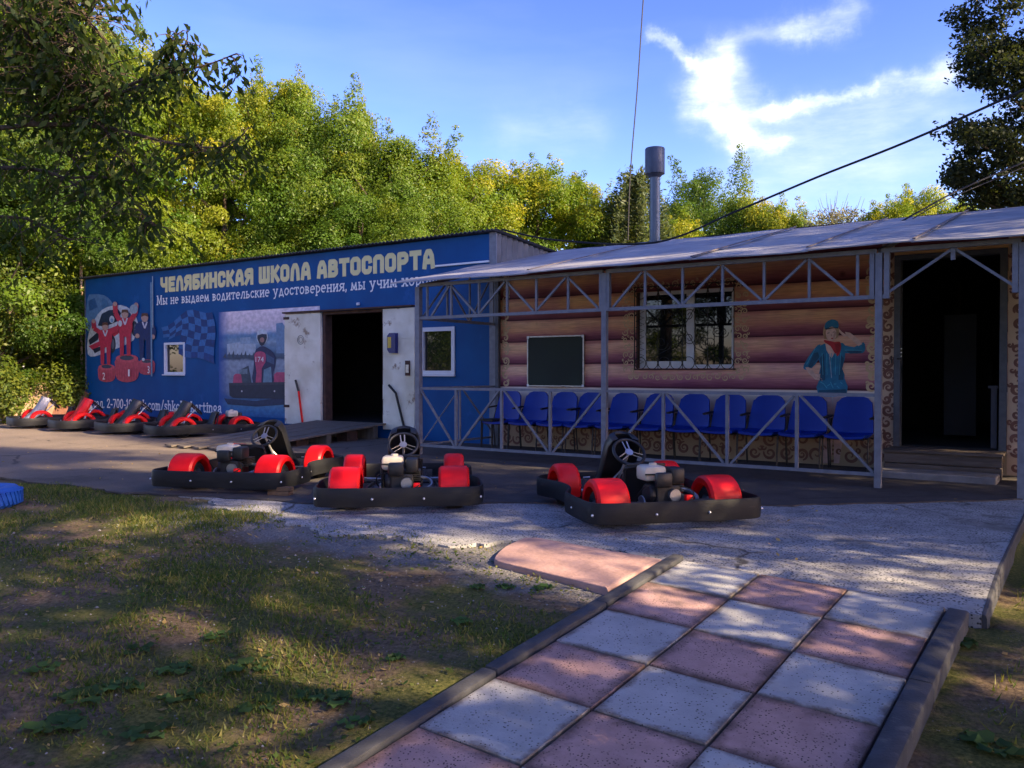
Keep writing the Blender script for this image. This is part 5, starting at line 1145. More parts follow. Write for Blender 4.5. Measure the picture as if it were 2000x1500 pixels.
    mb = MB(); mb.box((.02, -.50, .21), (.20, .22, .18), bev=.012); mb.lathe([(0, -.03), (.085, -.03), (.095, -.01), (.095, .03), (.07, .04), (0, .04)], (.02-.115, -.50, .22), 'X', 20)
    for k in range(6): mb.box((.10, -.46, .24+.016*k), (.16, .17, .006))
    eng = mb.build('engine', ENG, t)
    def sub(m, nm, mt, sm=True): o = m.build(nm, mt, smooth=sm); o.parent = eng; return o
    m = MB(); m.box((-.065, -.46, .387), (.19, .20, .12), bev=.03); m.lathe([(0, .445), (.032, .445), (.032, .46), (.028, .465), (0, .465)], (-.05, -.46, 0), n=16); sub(m, 'fuel_tank', TANK)
    m = MB(); m.box((-.055, -.565, .385), (.21, .008, .012)); sub(m, 'tank_seam', ENG)
    m = MB(); m.box((.105, -.53, .372), (.11, .16, .125), bev=.02); sub(m, 'air_filter', BLACK)
    m = MB(); m.box((-.03, -.62, .345), (.14, .06, .12), bev=.022); sub(m, 'recoil_starter', BLACK)
    m = MB(); m.lathe([(0, -.02), (.048, -.02), (.052, 0), (.048, .02), (0, .02)], (.06, -.63, .225), 'Y', 18); sub(m, 'flywheel_cover', ALU)
    m = MB(); m.tube(crom([(.12, -.42, .25), (.24, -.45, .24), (.28, -.56, .20), (.22, -.68, .17)], 5, closed=False), .017, 8); sub(m, 'exhaust_pipe', ALU)
    m = MB(); m.lathe([(0, -.10), (.042, -.10), (.046, -.08), (.046, .08), (.042, .10), (0, .10)], (.25, -.72, .16), 'X', 14); sub(m, 'silencer', ENG)
    m = MB(); m.box((.15, -.69, .21), (.06, .05, .05), bev=.01); m.box((-.14, -.68, .15), (.05, .05, .03), bev=.008); sub(m, 'red_fitting', RED)
    m = MB(); m.lathe([(.02, -.006), (.075, -.006), (.078, 0), (.075, .006), (.02, .006)], (-.17, -.52, .14), 'X', 22); sub(m, 'sprocket', ALU)
    m = MB(); m.box((-.26, -.62, .13), (.14, .18, .05), Matrix.Rotation(.2, 3, 'X'), bev=.008); m.tube([(-.20, -.7, .16), (-.34, -.66, .17), (-.36, -.5, .14)], .01, 6); sub(m, 'brake_caliper', mat('dull_aluminium', (.13, .13, .14)))
    m = MB(); m.box((.33, -.70, .155), (.12, .06, .05), bev=.006); m.box((.36, -.64, .17), (.05, .05, .07), bev=.006); sub(m, 'engine_mount', ALU)
    m = MB(); m.tube(crom([(-.05, -.56, .3), (-.18, -.62, .3), (-.2, -.5, .2), (-.12, -.4, .12)], 5, closed=False), .006, 5); sub(m, 'hose', RUBBER); m = MB(); m.tube(crom([(.1, -.6, .3), (.2, -.66, .26), (.14, -.74, .2), (0, -.7, .16)], 5, closed=False), .005, 5); sub(m, 'hose', RUBBER)
    # steering
    nrm = Vector((0, -.72, .69)); c = Vector((0, .17, .49)); q = nrm.to_track_quat('Z', 'Y').to_matrix()
    mb = MB(); mb.ring(c, nrm, .138, .0145, 36, 8); sw = mb.build('steering_wheel', BLACK, t, smooth=True)
    m = MB()
    for k in range(3):
        a = math.pi/2+k*2*math.pi/3+.1
        for s in (-1, 1):
            o_ = Vector((-math.sin(a), math.cos(a), 0))*.016*s; m.bar(c+q @ (Vector((math.cos(a), math.sin(a), 0))*.02+o_), c+q @ (Vector((math.cos(a), math.sin(a), 0))*.13+o_*1.3), .011, .005)
    m.lathe([(0, -.004), (.036, -.004), (.036, .006), (0, .006)], n=14); k0 = len(m.v)-4*14
    m.v[k0:] = [tuple(q @ Vector(v)+c) for v in m.v[k0:]]
    o = m.build('spokes', ALU); o.parent = sw
    mb = MB(); mb.tube([c-nrm*.01, c+Vector((0, .30, -.31))], .012, 8); mb.tube([(-.16, .48, .09), (0, .36, .31), (.16, .48, .09)], .011, 8); mb.build('steering_column', CHR, t, smooth=True)
    # upright nose fairing behind the wheel
    ss = [(.155, .62, .60), (.165, .60, .52), (.16, .64, .40), (.15, .72, .26), (.135, .84, .12)]
    prof = [(-1, .09), (-.96, .02), (-.7, -.012), (0, -.03), (.7, -.012), (.96, .02), (1, .09)]
    sec = [(.07, .37, .645), (.125, .36, .63), (.152, .40, .57), (.158, .46, .46), (.15, .56, .32), (.14, .70, .19), (.12, .86, .12)]
    mb = MB(); vs = []
    for (hw, y, z) in sec:
        for (u, d) in ((-1, -.10), (-.97, -.02), (-.8, .02), (0, .045), (.8, .02), (.97, -.02), (1, -.10)): vs.append((u*hw, y+d, z+d*.35))
    L = len(vs); vs += [(x*.96, y-.012, z-.01) for x, y, z in vs]
    f1 = [(j*7+i, j*7+i+1, (j+1)*7+i+1, (j+1)*7+i) for j in range(len(sec)-1) for i in range(6)]
    mb.add(vs, f1+[tuple(g+L for g in f)[::-1] for f in f1]+[(i, L+i, L+i+1, i+1) for i in range(6)]+[(j*7, (j+1)*7, L+(j+1)*7, L+j*7) for j in range(len(sec)-1)]+[(j*7+6, L+j*7+6, L+(j+1)*7+6, (j+1)*7+6) for j in range(len(sec)-1)])
    mb.build('front_fairing', fairing, t, smooth=True)
    mb = MB()
    for s in (-1, 1): mb.tube([(s*.2, .86, .09), (s*.2, .80, .20), (s*.14, .80, .2)], .008, 6); mb.tube([(s*.26, .5, .12), (s*.40, .5, .13)], .014, 6); mb.tube([(0, .46, .13), (s*.37, .44, .13)], .007, 6)
    mb.build('pedals_and_links', ALU, t, smooth=True)
    return t
def place_karts():
    k0 = make_kart()
    F = math.degrees(YAW)
    def place(o, px, py, alpha, lab, rear=True):
        # rear mid-point stands at the picture column/row on the yard; kart points alpha degrees right of the view
        x, y = gp(px, py); h = R(F-alpha); o.rotation_euler = (0, 0, h); o.location = (x-math.sin(h)*.52, y+math.cos(h)*.52, .014 if y > 6.5 else hh(x, y)+.004); o['label'] = lab
    place(k0, 452, 957, 11, 'leftmost of the three front karts, next to a block of wood')
    b = dup(k0); place(b, 781, 992, -5, 'middle of the three front karts, seen straight from behind')
    c = dup(k0); place(c, 1293, 1021, -14, 'nearest kart, at the right, on the worn concrete in front of the lattice railing')
    WHF = mat('silver_fairing', (.42, .43, .45), (.3, .3, .32), 4, .4)
    labs = ['kart with a silver nose fairing, parked at the left edge of the photo', 'parked kart with a red nose fairing, second from the left edge', 'parked kart with a black nose fairing below the phone number, third from the left edge', 'parked kart nearest the plank ramp, in front of the web address']
    for i, (X, Y, rz, mt) in enumerate(((-18.35, 9.55, 163, WHF), (-16.75, 9.6, 161, RED), (-15.15, 9.68, 164, BLACK), (-13.6, 9.72, 158, BLACK))):
        o = dup(k0); o.location = (X, Y, .014); o.rotation_euler = (0, 0, R(rz)); o['label'] = labs[i]
        if mt is not BLACK:
            for ch in o.children:
                if ch.name.startswith('front_fairing'): ch.data = ch.data.copy(); ch.data.materials[0] = mt
place_karts()

# ------------------------------------------------------------------ vegetation
rng = np.random.default_rng(11)
def leaf_mesh(name, cen, nrm, size, colr, m, droop=None, width=.52):
    n = len(cen); nrm = nrm/np.linalg.norm(nrm, axis=1, keepdims=True)
    t = rng.normal(size=(n, 3)) if droop is None else droop+rng.normal(size=(n, 3))*.45
    t -= nrm*(t*nrm).sum(1, keepdims=True); t /= np.linalg.norm(t, axis=1, keepdims=True)+1e-9; b = np.cross(nrm, t)
    s = size.reshape(-1, 1); w = width
    v = np.stack([cen-t*s*.5, cen-t*s*.05+b*s*w*.5-nrm*s*.06, cen+t*s*.5-nrm*s*.10, cen-t*s*.05-b*s*w*.5-nrm*s*.06], 1).reshape(-1, 3)
    me = bpy.data.meshes.new(name); me.vertices.add(n*4); me.vertices.foreach_set('co', v.ravel())
    me.loops.add(n*4); me.loops.foreach_set('vertex_index', np.arange(n*4, dtype=np.int32)); me.polygons.add(n)
    me.polygons.foreach_set('loop_start', np.arange(0, n*4, 4, dtype=np.int32)); me.update(calc_edges=True)
    a = me.color_attributes.new('leafcol', 'FLOAT_COLOR', 'POINT'); c = np.ones((n*4, 4), dtype=np.float32); c[:, :3] = np.repeat(colr, 4, axis=0); a.data.foreach_set('color', c.ravel())
    me.materials.append(m); return me
def palette(n, base, yel, w):
    c = np.array(base)[None]*(1+rng.normal(size=(n, 1))*.15); y = np.array(yel)[None]*(1+rng.normal(size=(n, 1))*.15)
    w = np.clip(w, 0, 1).reshape(-1, 1); return np.clip(c*(1-w)+y*w, .004, .8)
GR, YE = (.068, .132, .014), (.25, .245, .020)
def crown_mesh(name, H=10, Rr=2.7, z0=1.0, ncl=96, per=640, ls=.088, spires=5, yel=.2, openness=.55, taper=1.0):
    C = []; Wt = []; S = []
    for i in range(ncl):
        s = rng.uniform(0, 1)**.85; z = z0+(H*.88-z0)*s; pr = math.sin(math.pi*min(1, (.12+.88*s))**taper)**.6 if s < .98 else .2
        r = Rr*max(.12, pr)*math.sqrt(rng.uniform(.18, 1.0)); a = rng.uniform(0, 2*math.pi)
        C.append((r*math.cos(a), r*math.sin(a), z)); Wt.append(per*rng.uniform(.5, 1.4)); S.append(rng.uniform(.38, .85)*(Rr/2.7)**.5)
    for k in range(spires):
        a = rng.uniform(0, 6.28); r = Rr*.6*math.sqrt(rng.uniform(0, 1)); top = H*rng.uniform(.86, 1.0); gx, gy = rng.normal(size=2)*.035
        for j in range(8): C.append((r*math.cos(a)+gx*j+rng.normal()*.07, r*math.sin(a)+gy*j+rng.normal()*.07, top-.1-j*.25)); Wt.append(per*.07*rng.uniform(.4, 1.5)*(1+j*.9)); S.append((.15+.06*j)*rng.uniform(.8, 1.3))
    cen = []; nr = []; wv = []
    for (c, w, s) in zip(C, Wt, S):
        n = int(w); d = rng.normal(size=(n, 3)); d /= np.linalg.norm(d, axis=1, keepdims=True); rad = rng.uniform(.25, 1, (n, 1))**(1/2.2)
        p = np.array(c)[None]+d*rad*s*np.array([1, 1, .72]); cen.append(p)
        out = np.array([c[0], c[1], 0]); out = out/(np.linalg.norm(out)+.3)
        nr.append(d*.7+out[None]*.5+np.array([0, 0, .55])+rng.normal(size=(n, 3))*.5); wv.append(np.full(n, (rng.uniform(0, 1)**2.2)*yel*2.2)+rng.uniform(-.1, .15, n)*yel*2+np.clip((p[:, 2]-H*.6)/H, 0, 1)*.25)
    cen = np.concatenate(cen); nr = np.concatenate(nr); wv = np.concatenate(wv); n = len(cen)
    return leaf_mesh(name, cen, nr, ls*rng.uniform(.6, 1.35, n), palette(n, GR, YE, wv), LEAF)
def trunk_mesh(H=10, Rr=2.7, z0=1.0, r0=.16, limbs=9, lean=0):
    mb = MB(); pts = [(0, 0, -.3)]+[(lean*k/6+.12*math.sin(k*1.7), .10*math.cos(k*2.1)-.1, H*.82*k/6) for k in range(1, 7)]
    mb.tube(crom(pts, 3, closed=False), [r0*(1-.85*i/18) for i in range(19)], 8)
    for k in range(limbs):
        z = z0+(H*.75-z0)*(k+.3)/limbs; a = k*2.4; L = Rr*.8*(1-.4*k/limbs)
        mb.tube([(lean*z/H, 0, z), (L*.5*math.cos(a), L*.5*math.sin(a), z+.5), (L*math.cos(a), L*math.sin(a), z+1.3)], [r0*.4, r0*.28, .015], 6)
    return mb
CROWNS = [crown_mesh('crown', spires=6, yel=.26), crown_mesh('crown', spires=8, Rr=2.4, ncl=80, yel=.34), crown_mesh('crown', spires=3, Rr=3.1, ncl=110, yel=.12), crown_mesh('crown', spires=5, Rr=2.6, ncl=85, yel=.45), crown_mesh('crown', spires=3, ncl=58, per=285, ls=.125)]
TR = trunk_mesh().build('trunk', BARK, smooth=True); TRM = TR.data; bpy.data.objects.remove(TR)
def tree(x, y, H, Rs, var, colr, label, rz=0, z=None, group='trees around the yard', name='leafy_tree', zsquash=1):
    z = hh(x, y) if z is None else z
    t = thing(name, label, 'tree', (x, y, z-.05), rz, group); s = H/10
    for nm, me in (('trunk', TRM), ('crown', CROWNS[var])):
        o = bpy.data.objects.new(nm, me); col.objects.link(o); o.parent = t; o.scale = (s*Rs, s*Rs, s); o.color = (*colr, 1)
    return t
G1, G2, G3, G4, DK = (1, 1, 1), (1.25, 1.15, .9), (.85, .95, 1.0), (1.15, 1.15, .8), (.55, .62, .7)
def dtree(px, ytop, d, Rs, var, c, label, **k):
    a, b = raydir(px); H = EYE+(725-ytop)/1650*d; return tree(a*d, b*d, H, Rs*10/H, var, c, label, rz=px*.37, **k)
def forest():
    T = [(60, -120, 22, 1.15, 2, G2, 'tall bushy tree at the far left, behind the near hanging branches'), (205, -25, 25.5, .8, 1, G1, 'slim tree between the tall corner tree and the feathery one'), (112, -90, 25, 1.0, 0, (.9, .95, .9), 'tallest tree filling the upper left corner between two others'), (165, -10, 23, 1.0, 0, G3, 'tall tree rising above the left end of the blue garage'),
         (252, 30, 26, 1.0, 1, G1, 'slender tree with a pale feathery top, where the treeline meets the blue sky at left'), (338, 92, 27, .95, 0, G2, 'tree with wispy top shoots, right of the feathery one and behind the hanging twigs'),
         (432, 118, 26, .95, 1, G2, 'yellow green tree behind the start of the cream lettering'), (522, 100, 28, .85, 1, G1, 'narrow tree with a pointed spire above the middle of the cream lettering'),
         (583, 92, 27, .8, 0, G2, 'tall pointed tree, highest spire above the garage doorway'), (645, 160, 26.5, .95, 2, G1, 'full green tree just right of the tallest spire'),
         (703, 145, 27, .75, 1, G1, 'pointed tree above the end of the garage, with a dark slim tip'), (765, 212, 26, .95, 0, G1, 'rounded tree between the pointed tree and the corrugated gable'),
         (855, 255, 27, .95, 2, G2, 'broad green tree above the right end of the cream lettering'), (935, 265, 28, .95, 3, G2, 'golden yellow tree above the corner of the blue garage'),
         (1040, 270, 29, .95, 3, G4, 'bright yellow tree above the corrugated gable'), (1130, 300, 29, .85, 1, G4, 'yellow green tree with a thin pale top, left of the chimney'),
         (1190, 335, 28, .8, 3, G2, 'small yellow tree immediately left of the chimney'), (1375, 292, 36, 1.1, 2, (.8, .85, 1.0), 'dull grey green round tree farthest away, right of the chimney'),
         (1320, 395, 30, .8, 1, G2, 'tree directly right of the chimney pipe, lower and yellower than the dull one'), (1440, 345, 33, .8, 0, G1, 'medium tree on the right flank of the dull round tree'),
         (1500, 350, 32, .8, 3, G2, 'yellowish tree just right of the middle of the low roof'), (1555, 380, 31, .6, 1, G1, 'small green tree under the sagging cable'),
         (1600, 405, 31, .6, 0, (1.1, 1.1, 1.2), 'lowest tree, behind the gap in the treeline'), (1735, 350, 28, .7, 3, G4, 'golden tree behind the right roof, left one of three'),
         (1800, 322, 28, .65, 3, G4, 'golden tree behind the right roof, middle one of three'), (1868, 352, 28, .7, 1, G4, 'golden tree behind the right roof, right one of three beside the dark tree'),
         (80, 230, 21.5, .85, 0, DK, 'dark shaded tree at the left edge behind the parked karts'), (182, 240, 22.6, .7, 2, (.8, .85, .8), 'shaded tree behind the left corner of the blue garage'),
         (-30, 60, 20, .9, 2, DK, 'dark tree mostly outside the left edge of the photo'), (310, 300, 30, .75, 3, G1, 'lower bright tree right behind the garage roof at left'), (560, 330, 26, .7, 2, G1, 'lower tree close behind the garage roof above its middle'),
         (430, 320, 29, .7, 0, G2, 'low yellow green tree close behind the roof, between two taller ones'), (700, 330, 24.5, .7, 0, (.8, .9, .9), 'low dark green tree close behind the garage roof toward its right end'), (800, 350, 24, .7, 2, G1, 'low full tree behind the garage roof near its high corner'),
         (1690, 405, 30, .6, 1, G2, 'short pale tree beside the bare twigs behind the right roof'), (1250, 420, 32, .8, 0, G1, 'low tree showing behind the foot of the chimney')]
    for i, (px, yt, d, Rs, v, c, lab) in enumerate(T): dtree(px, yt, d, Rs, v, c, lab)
    # trees the camera only sees as shade and reflections
    S = [(4.4, 3.0, 8.2, 1.15, 4), (4.9, 7.6, 7.4, 1.1, 2), (4.6, -1.8, 8.2, 1.1, 4), (8.3, 3.6, 13.5, .9, 4), (9.0, -1.5, 13.5, .9, 4), (9.0, 14.0, 17, .65, 2), (11.5, 8.6, 9, 1.1, 0), (9.0, -5.5, 11, 1.1, 4), (13.0, 1.2, 14, 1.0, 4), (6.8, 11.0, 17, .52, 0), (14.5, 7.0, 18.5, .62, 4), (3.6, 12.2, 7, .9, 2), (-19, -2.5, 9, 1, 0), (-23, -7, 11, 1.1, 1), (-15, -8, 10, 1.1, 3), (-11, -10.5, 10, 1.1, 0), (-7, -12.5, 10, 1.1, 2), (-27, .5, 10, 1.1, 1), (-2.5, -14, 11, 1.1, 2), (3, -12, 10, 1.1, 1)]
    for i, (x, y, H, Rs, v) in enumerate(S): tree(x, y, H, Rs, v, (1, 1, 1), 'leafy tree outside the photo, shading the yard from the side' if i < 12 else 'leafy tree behind the viewer, mirrored in the window panes', rz=i*1.3, group='trees to the right of the view' if i < 12 else 'trees behind the view')
forest()

def spruce():
    a, b = raydir(1243); d = 27; x, y = a*d, b*d; H = EYE+(725-335)/1650*d
    t = thing('spruce_tree', 'grey green conifer with upturned shoots directly behind the chimney cap', 'tree', (x, y, 0))
    cen = []; nr = []; dr = []
    for k in range(34):
        z = H*(.25+.73*k/34); L = 1.7*(1-k/34)**.6+.25
        for j in range(7):
            g = j*6.28/7+k*.9; n = 90; u = rng.uniform(.1, 1, n); p = np.stack([np.cos(g)*L*u, np.sin(g)*L*u, z+.45*u**2-.15*u], 1)+rng.normal(size=(n, 3))*.07
            cen.append(p); nr.append(rng.normal(size=(n, 3))+np.array([0, 0, .6])); dr.append(np.tile([np.cos(g), np.sin(g), .6], (n, 1)))
    cen = np.concatenate(cen); nr = np.concatenate(nr); dr = np.concatenate(dr); n = len(cen)
    me = leaf_mesh('crown', cen, nr, .17*rng.uniform(.6, 1.3, n), palette(n, (.055, .085, .04), (.14, .15, .05), rng.uniform(0, .5, n)), LEAF, dr, .3)
    o = bpy.data.objects.new('crown', me); col.objects.link(o); o.parent = t
    mb = MB(); mb.tube([(0, 0, -.2), (0, 0, H*.97)], [.14, .02], 8); mb.build('trunk', BARK, t)
spruce()
def bare():
    for (px, yt, s) in ((1622, 392, 'left'), (1652, 396, 'right')):
        a, b = raydir(px); d = 29; H = EYE+(725-yt)/1650*d
        t = thing('bare_tree', 'nearly leafless grey tree with upright twigs behind the right roof, %s of the pair' % s, 'tree', (a*d, b*d, 0)); mb = MB(); q = random.Random(px)
        mb.tube([(0, 0, -.2), (.1, 0, H*.6), (0, 0, H*.98)], [.10, .06, .01], 6); mb.build('trunk', BARKL, t)
        mb = MB()
        for k in range(70):
            z = H*(.55+.38*q.random()); g = q.uniform(0, 6.28); L = q.uniform(.25, .7)
            mb.tube([(0, 0, z), (L*.6*math.cos(g), L*.6*math.sin(g), z+L*.6), (L*.8*math.cos(g), L*.8*math.sin(g), z+L*1.25)], [.014, .009, .004], 4)
        mb.build('twigs', BARKL, t)
        n = 4200; z = H*rng.uniform(.5, .95, n); r = .9*rng.uniform(0, 1, n)**.5; g = rng.uniform(0, 6.28, n)
        me = leaf_mesh('crown', np.stack([r*np.cos(g), r*np.sin(g), z], 1), rng.normal(size=(n, 3)), .10*rng.uniform(.5, 1.3, n), palette(n, (.13, .15, .12), (.2, .17, .08), rng.uniform(0, .6, n)), LEAF)
        o = bpy.data.objects.new('crown', me); col.objects.link(o); o.parent = t
bare()
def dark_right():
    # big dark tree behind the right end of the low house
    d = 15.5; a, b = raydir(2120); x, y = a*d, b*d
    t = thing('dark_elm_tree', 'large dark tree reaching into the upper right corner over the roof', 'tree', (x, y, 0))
    cs = []
    rr = random.Random(4)
    for k in range(330):
        px = rr.uniform(1850, 2330); py = rr.uniform(-260, 410)
        lim = 1848+28*math.sin(py*.045)+ (30 if 60 < py < 200 else 0) + (40 if py > 380 else 0)+(60 if 215 < py < 240 else 0)
        if px < lim+38: continue
        cs.append(dp(px, py, d+rr.uniform(-1.5, 1.6))-Vector((x, y, 0)))
    for (px, py) in ((1862, 30), (1880, 70), (1870, 120), (1885, 150), (1915, 165), (1905, 100), (1925, 130), (1870, 260), (1862, 330), (1880, 300), (1895, 360), (1905, 390), (1935, 395), (1880, 355), (1920, 270), (1945, 250), (1850, 345), (1980, 395)):
        for q in range(2): cs.append(dp(px+rr.uniform(-8, 8)+14, py+rr.uniform(-8, 8), d+rr.uniform(-.7, .7))-Vector((x, y, 0)))
    cen = []; nr = []
    for c in cs:
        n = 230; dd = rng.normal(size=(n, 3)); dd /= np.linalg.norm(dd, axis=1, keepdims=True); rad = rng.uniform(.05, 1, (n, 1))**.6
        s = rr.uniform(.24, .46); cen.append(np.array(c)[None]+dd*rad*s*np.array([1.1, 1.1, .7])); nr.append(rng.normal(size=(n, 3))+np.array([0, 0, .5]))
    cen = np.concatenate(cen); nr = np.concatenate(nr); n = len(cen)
    me = leaf_mesh('crown', cen, nr, .085*rng.uniform(.6, 1.4, n), palette(n, (.018, .028, .014), (.04, .04, .014), rng.uniform(0, .3, n)), LEAF)  # leaf colour made darker to stand for backlit foliage
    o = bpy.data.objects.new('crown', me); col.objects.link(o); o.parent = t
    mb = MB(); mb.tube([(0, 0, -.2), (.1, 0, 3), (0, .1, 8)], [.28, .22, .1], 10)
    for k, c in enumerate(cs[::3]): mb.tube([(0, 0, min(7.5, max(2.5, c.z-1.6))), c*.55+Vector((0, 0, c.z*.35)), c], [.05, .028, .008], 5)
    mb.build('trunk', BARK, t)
dark_right()
def near_branches():
    # ash-leaved maple whose branches hang into the upper left
    x, y = -8.9, 2.6; bz = zg(x, y)
    t = thing('maple_tree', 'near maple with drooping leafy branches hanging across the upper left', 'tree', (x, y, bz), world_children=True)
    mb = MB(); base = Vector((x, y, bz-.2)); fork = Vector((x+.1, y+.1, 3.0)); mb.tube([base, Vector((x, y, 1.2)), fork, Vector((x+.3, y+.3, 5.5))], [.2, .17, .14, .07], 10)
    q = random.Random(12); leaves = []; lf = []
    def branch(pts, r=.022, dens=1.0, spread=.16, start=.2):
        P = crom(pts, 7, closed=False); n = len(P); mb.tube(P, [max(.004, r*(1-.85*i/n)) for i in range(n)], 6)
        for i in range(int(n*start), n):
            for k in range(max(1, int(round(dens*2)))):
                p = P[i]+Vector((q.gauss(0, spread), q.gauss(0, spread), q.gauss(-.04, spread*.7)))
                if (p-P[i]).length > .06: mb.tube([P[i], (P[i]+p)/2+Vector((0, 0, .02)), p], [.005, .004, .002], 4)
                h = Vector((q.gauss(0, 1), q.gauss(0, 1), 0)).normalized()
                for s in range(5):                       # compound leaf: terminal leaflet and pairs
                    o = p-Vector((0, 0, .035*s))+h*(.03*s)
                    sd = [0, -1, 1, -1, 1][s]; sdv = Vector((-h.y, h.x, 0))*sd
                    leaves.append(o+sdv*.045); lf.append((h*.5+sdv*.7+Vector((0, 0, -.85)))) 
    D = lambda px, py, d: dp(px, py, d)
    branch([fork, D(-60, 260, 7.2), D(60, 245, 7.0), D(180, 205, 6.8), D(290, 165, 6.6), D(345, 130, 6.5), D(370, 80, 6.4)], .028, 1, .13, .45)
    branch([D(60, 245, 7), D(200, 250, 6.8), D(330, 280, 6.6), D(430, 300, 6.5)], .022, 1.6, .13, .2)
    branch([D(180, 205, 6.8), D(280, 160, 6.5), D(400, 132, 6.4), D(455, 112, 6.3)], .016, 1.1, .07, .3)
    branch([D(290, 165, 6.6), D(330, 110, 6.5), D(352, 70, 6.4)], .012, 1.4, .06, .4)
    branch([fork+Vector((.2, .2, 1.5)), D(-40, 60, 7), D(40, 40, 6.9), D(110, 60, 6.8), D(160, 95, 6.8)], .035, 3, .24, .25)
    branch([fork+Vector((.2, .2, 2)), D(-40, -30, 7.2), D(60, -20, 7), D(130, 5, 6.9), D(175, 40, 6.8)], .035, 3, .24, .25)
    branch([D(-40, 60, 7.4), D(20, 110, 7.2), D(80, 130, 7)], .02, 2.4, .22, .2)
    branch([D(0, 0, 7.8), D(70, 60, 7.5), D(120, 90, 7.3)], .02, 3, .25, .1)
    branch([D(330, 280, 6.6), D(430, 290, 6.5), D(480, 262, 6.4)], .01, 1.2, .08, .3)
    branch([fork, D(-60, 330, 7.4), D(50, 330, 7.2), D(130, 350, 7.1), D(190, 400, 7.0)], .03, 1.7, .18, .3)
    branch([D(130, 350, 7.1), D(220, 350, 6.9), D(270, 400, 6.8), D(300, 440, 6.8)], .012, 1.4, .13, .2)
    branch([fork+Vector((0, 0, -.3)), D(-40, 420, 7.6), D(60, 430, 7.4), D(140, 470, 7.2)], .025, 1.6, .18, .35)
    branch([D(200, 250, 6.8), D(250, 300, 6.8), D(270, 340, 6.8)], .012, 1.6, .14, .2)
    branch([D(60, 245, 7), D(110, 190, 6.9), D(180, 170, 6.8), D(240, 190, 6.7)], .012, 2, .16, .1)
    branch([D(40, 40, 6.9), D(90, 120, 6.9), D(150, 150, 6.8), D(200, 140, 6.8)], .014, 3, .2, .1)
    branch([D(-30, 150, 7.3), D(40, 170, 7.2), D(110, 260, 7.1), D(150, 320, 7)], .014, 2.4, .2, .1)
    branch([D(-30, -60, 7.5), D(80, -50, 7.3), D(160, -40, 7.2), D(190, 10, 7.1)], .016, 3, .22, .1)
    mb.build('trunk', BARK, t, smooth=True)
    cen = np.array([tuple(v) for v in leaves]); dr = np.array([tuple(v) for v in lf]); n = len(cen)
    nrm = np.cross(dr, rng.normal(size=(n, 3)))+rng.normal(size=(n, 3))*.1
    me = leaf_mesh('crown', cen-0, nrm, .09*rng.uniform(.7, 1.25, n), palette(n, (.030, .056, .012), (.10, .11, .018), rng.uniform(-.2, .4, n)), LEAF, dr*2, .42)
    o = bpy.data.objects.new('crown', me); col.objects.link(o); o.parent = t; o.matrix_parent_inverse = Matrix.Translation((-x, -y, -bz))
near_branches()

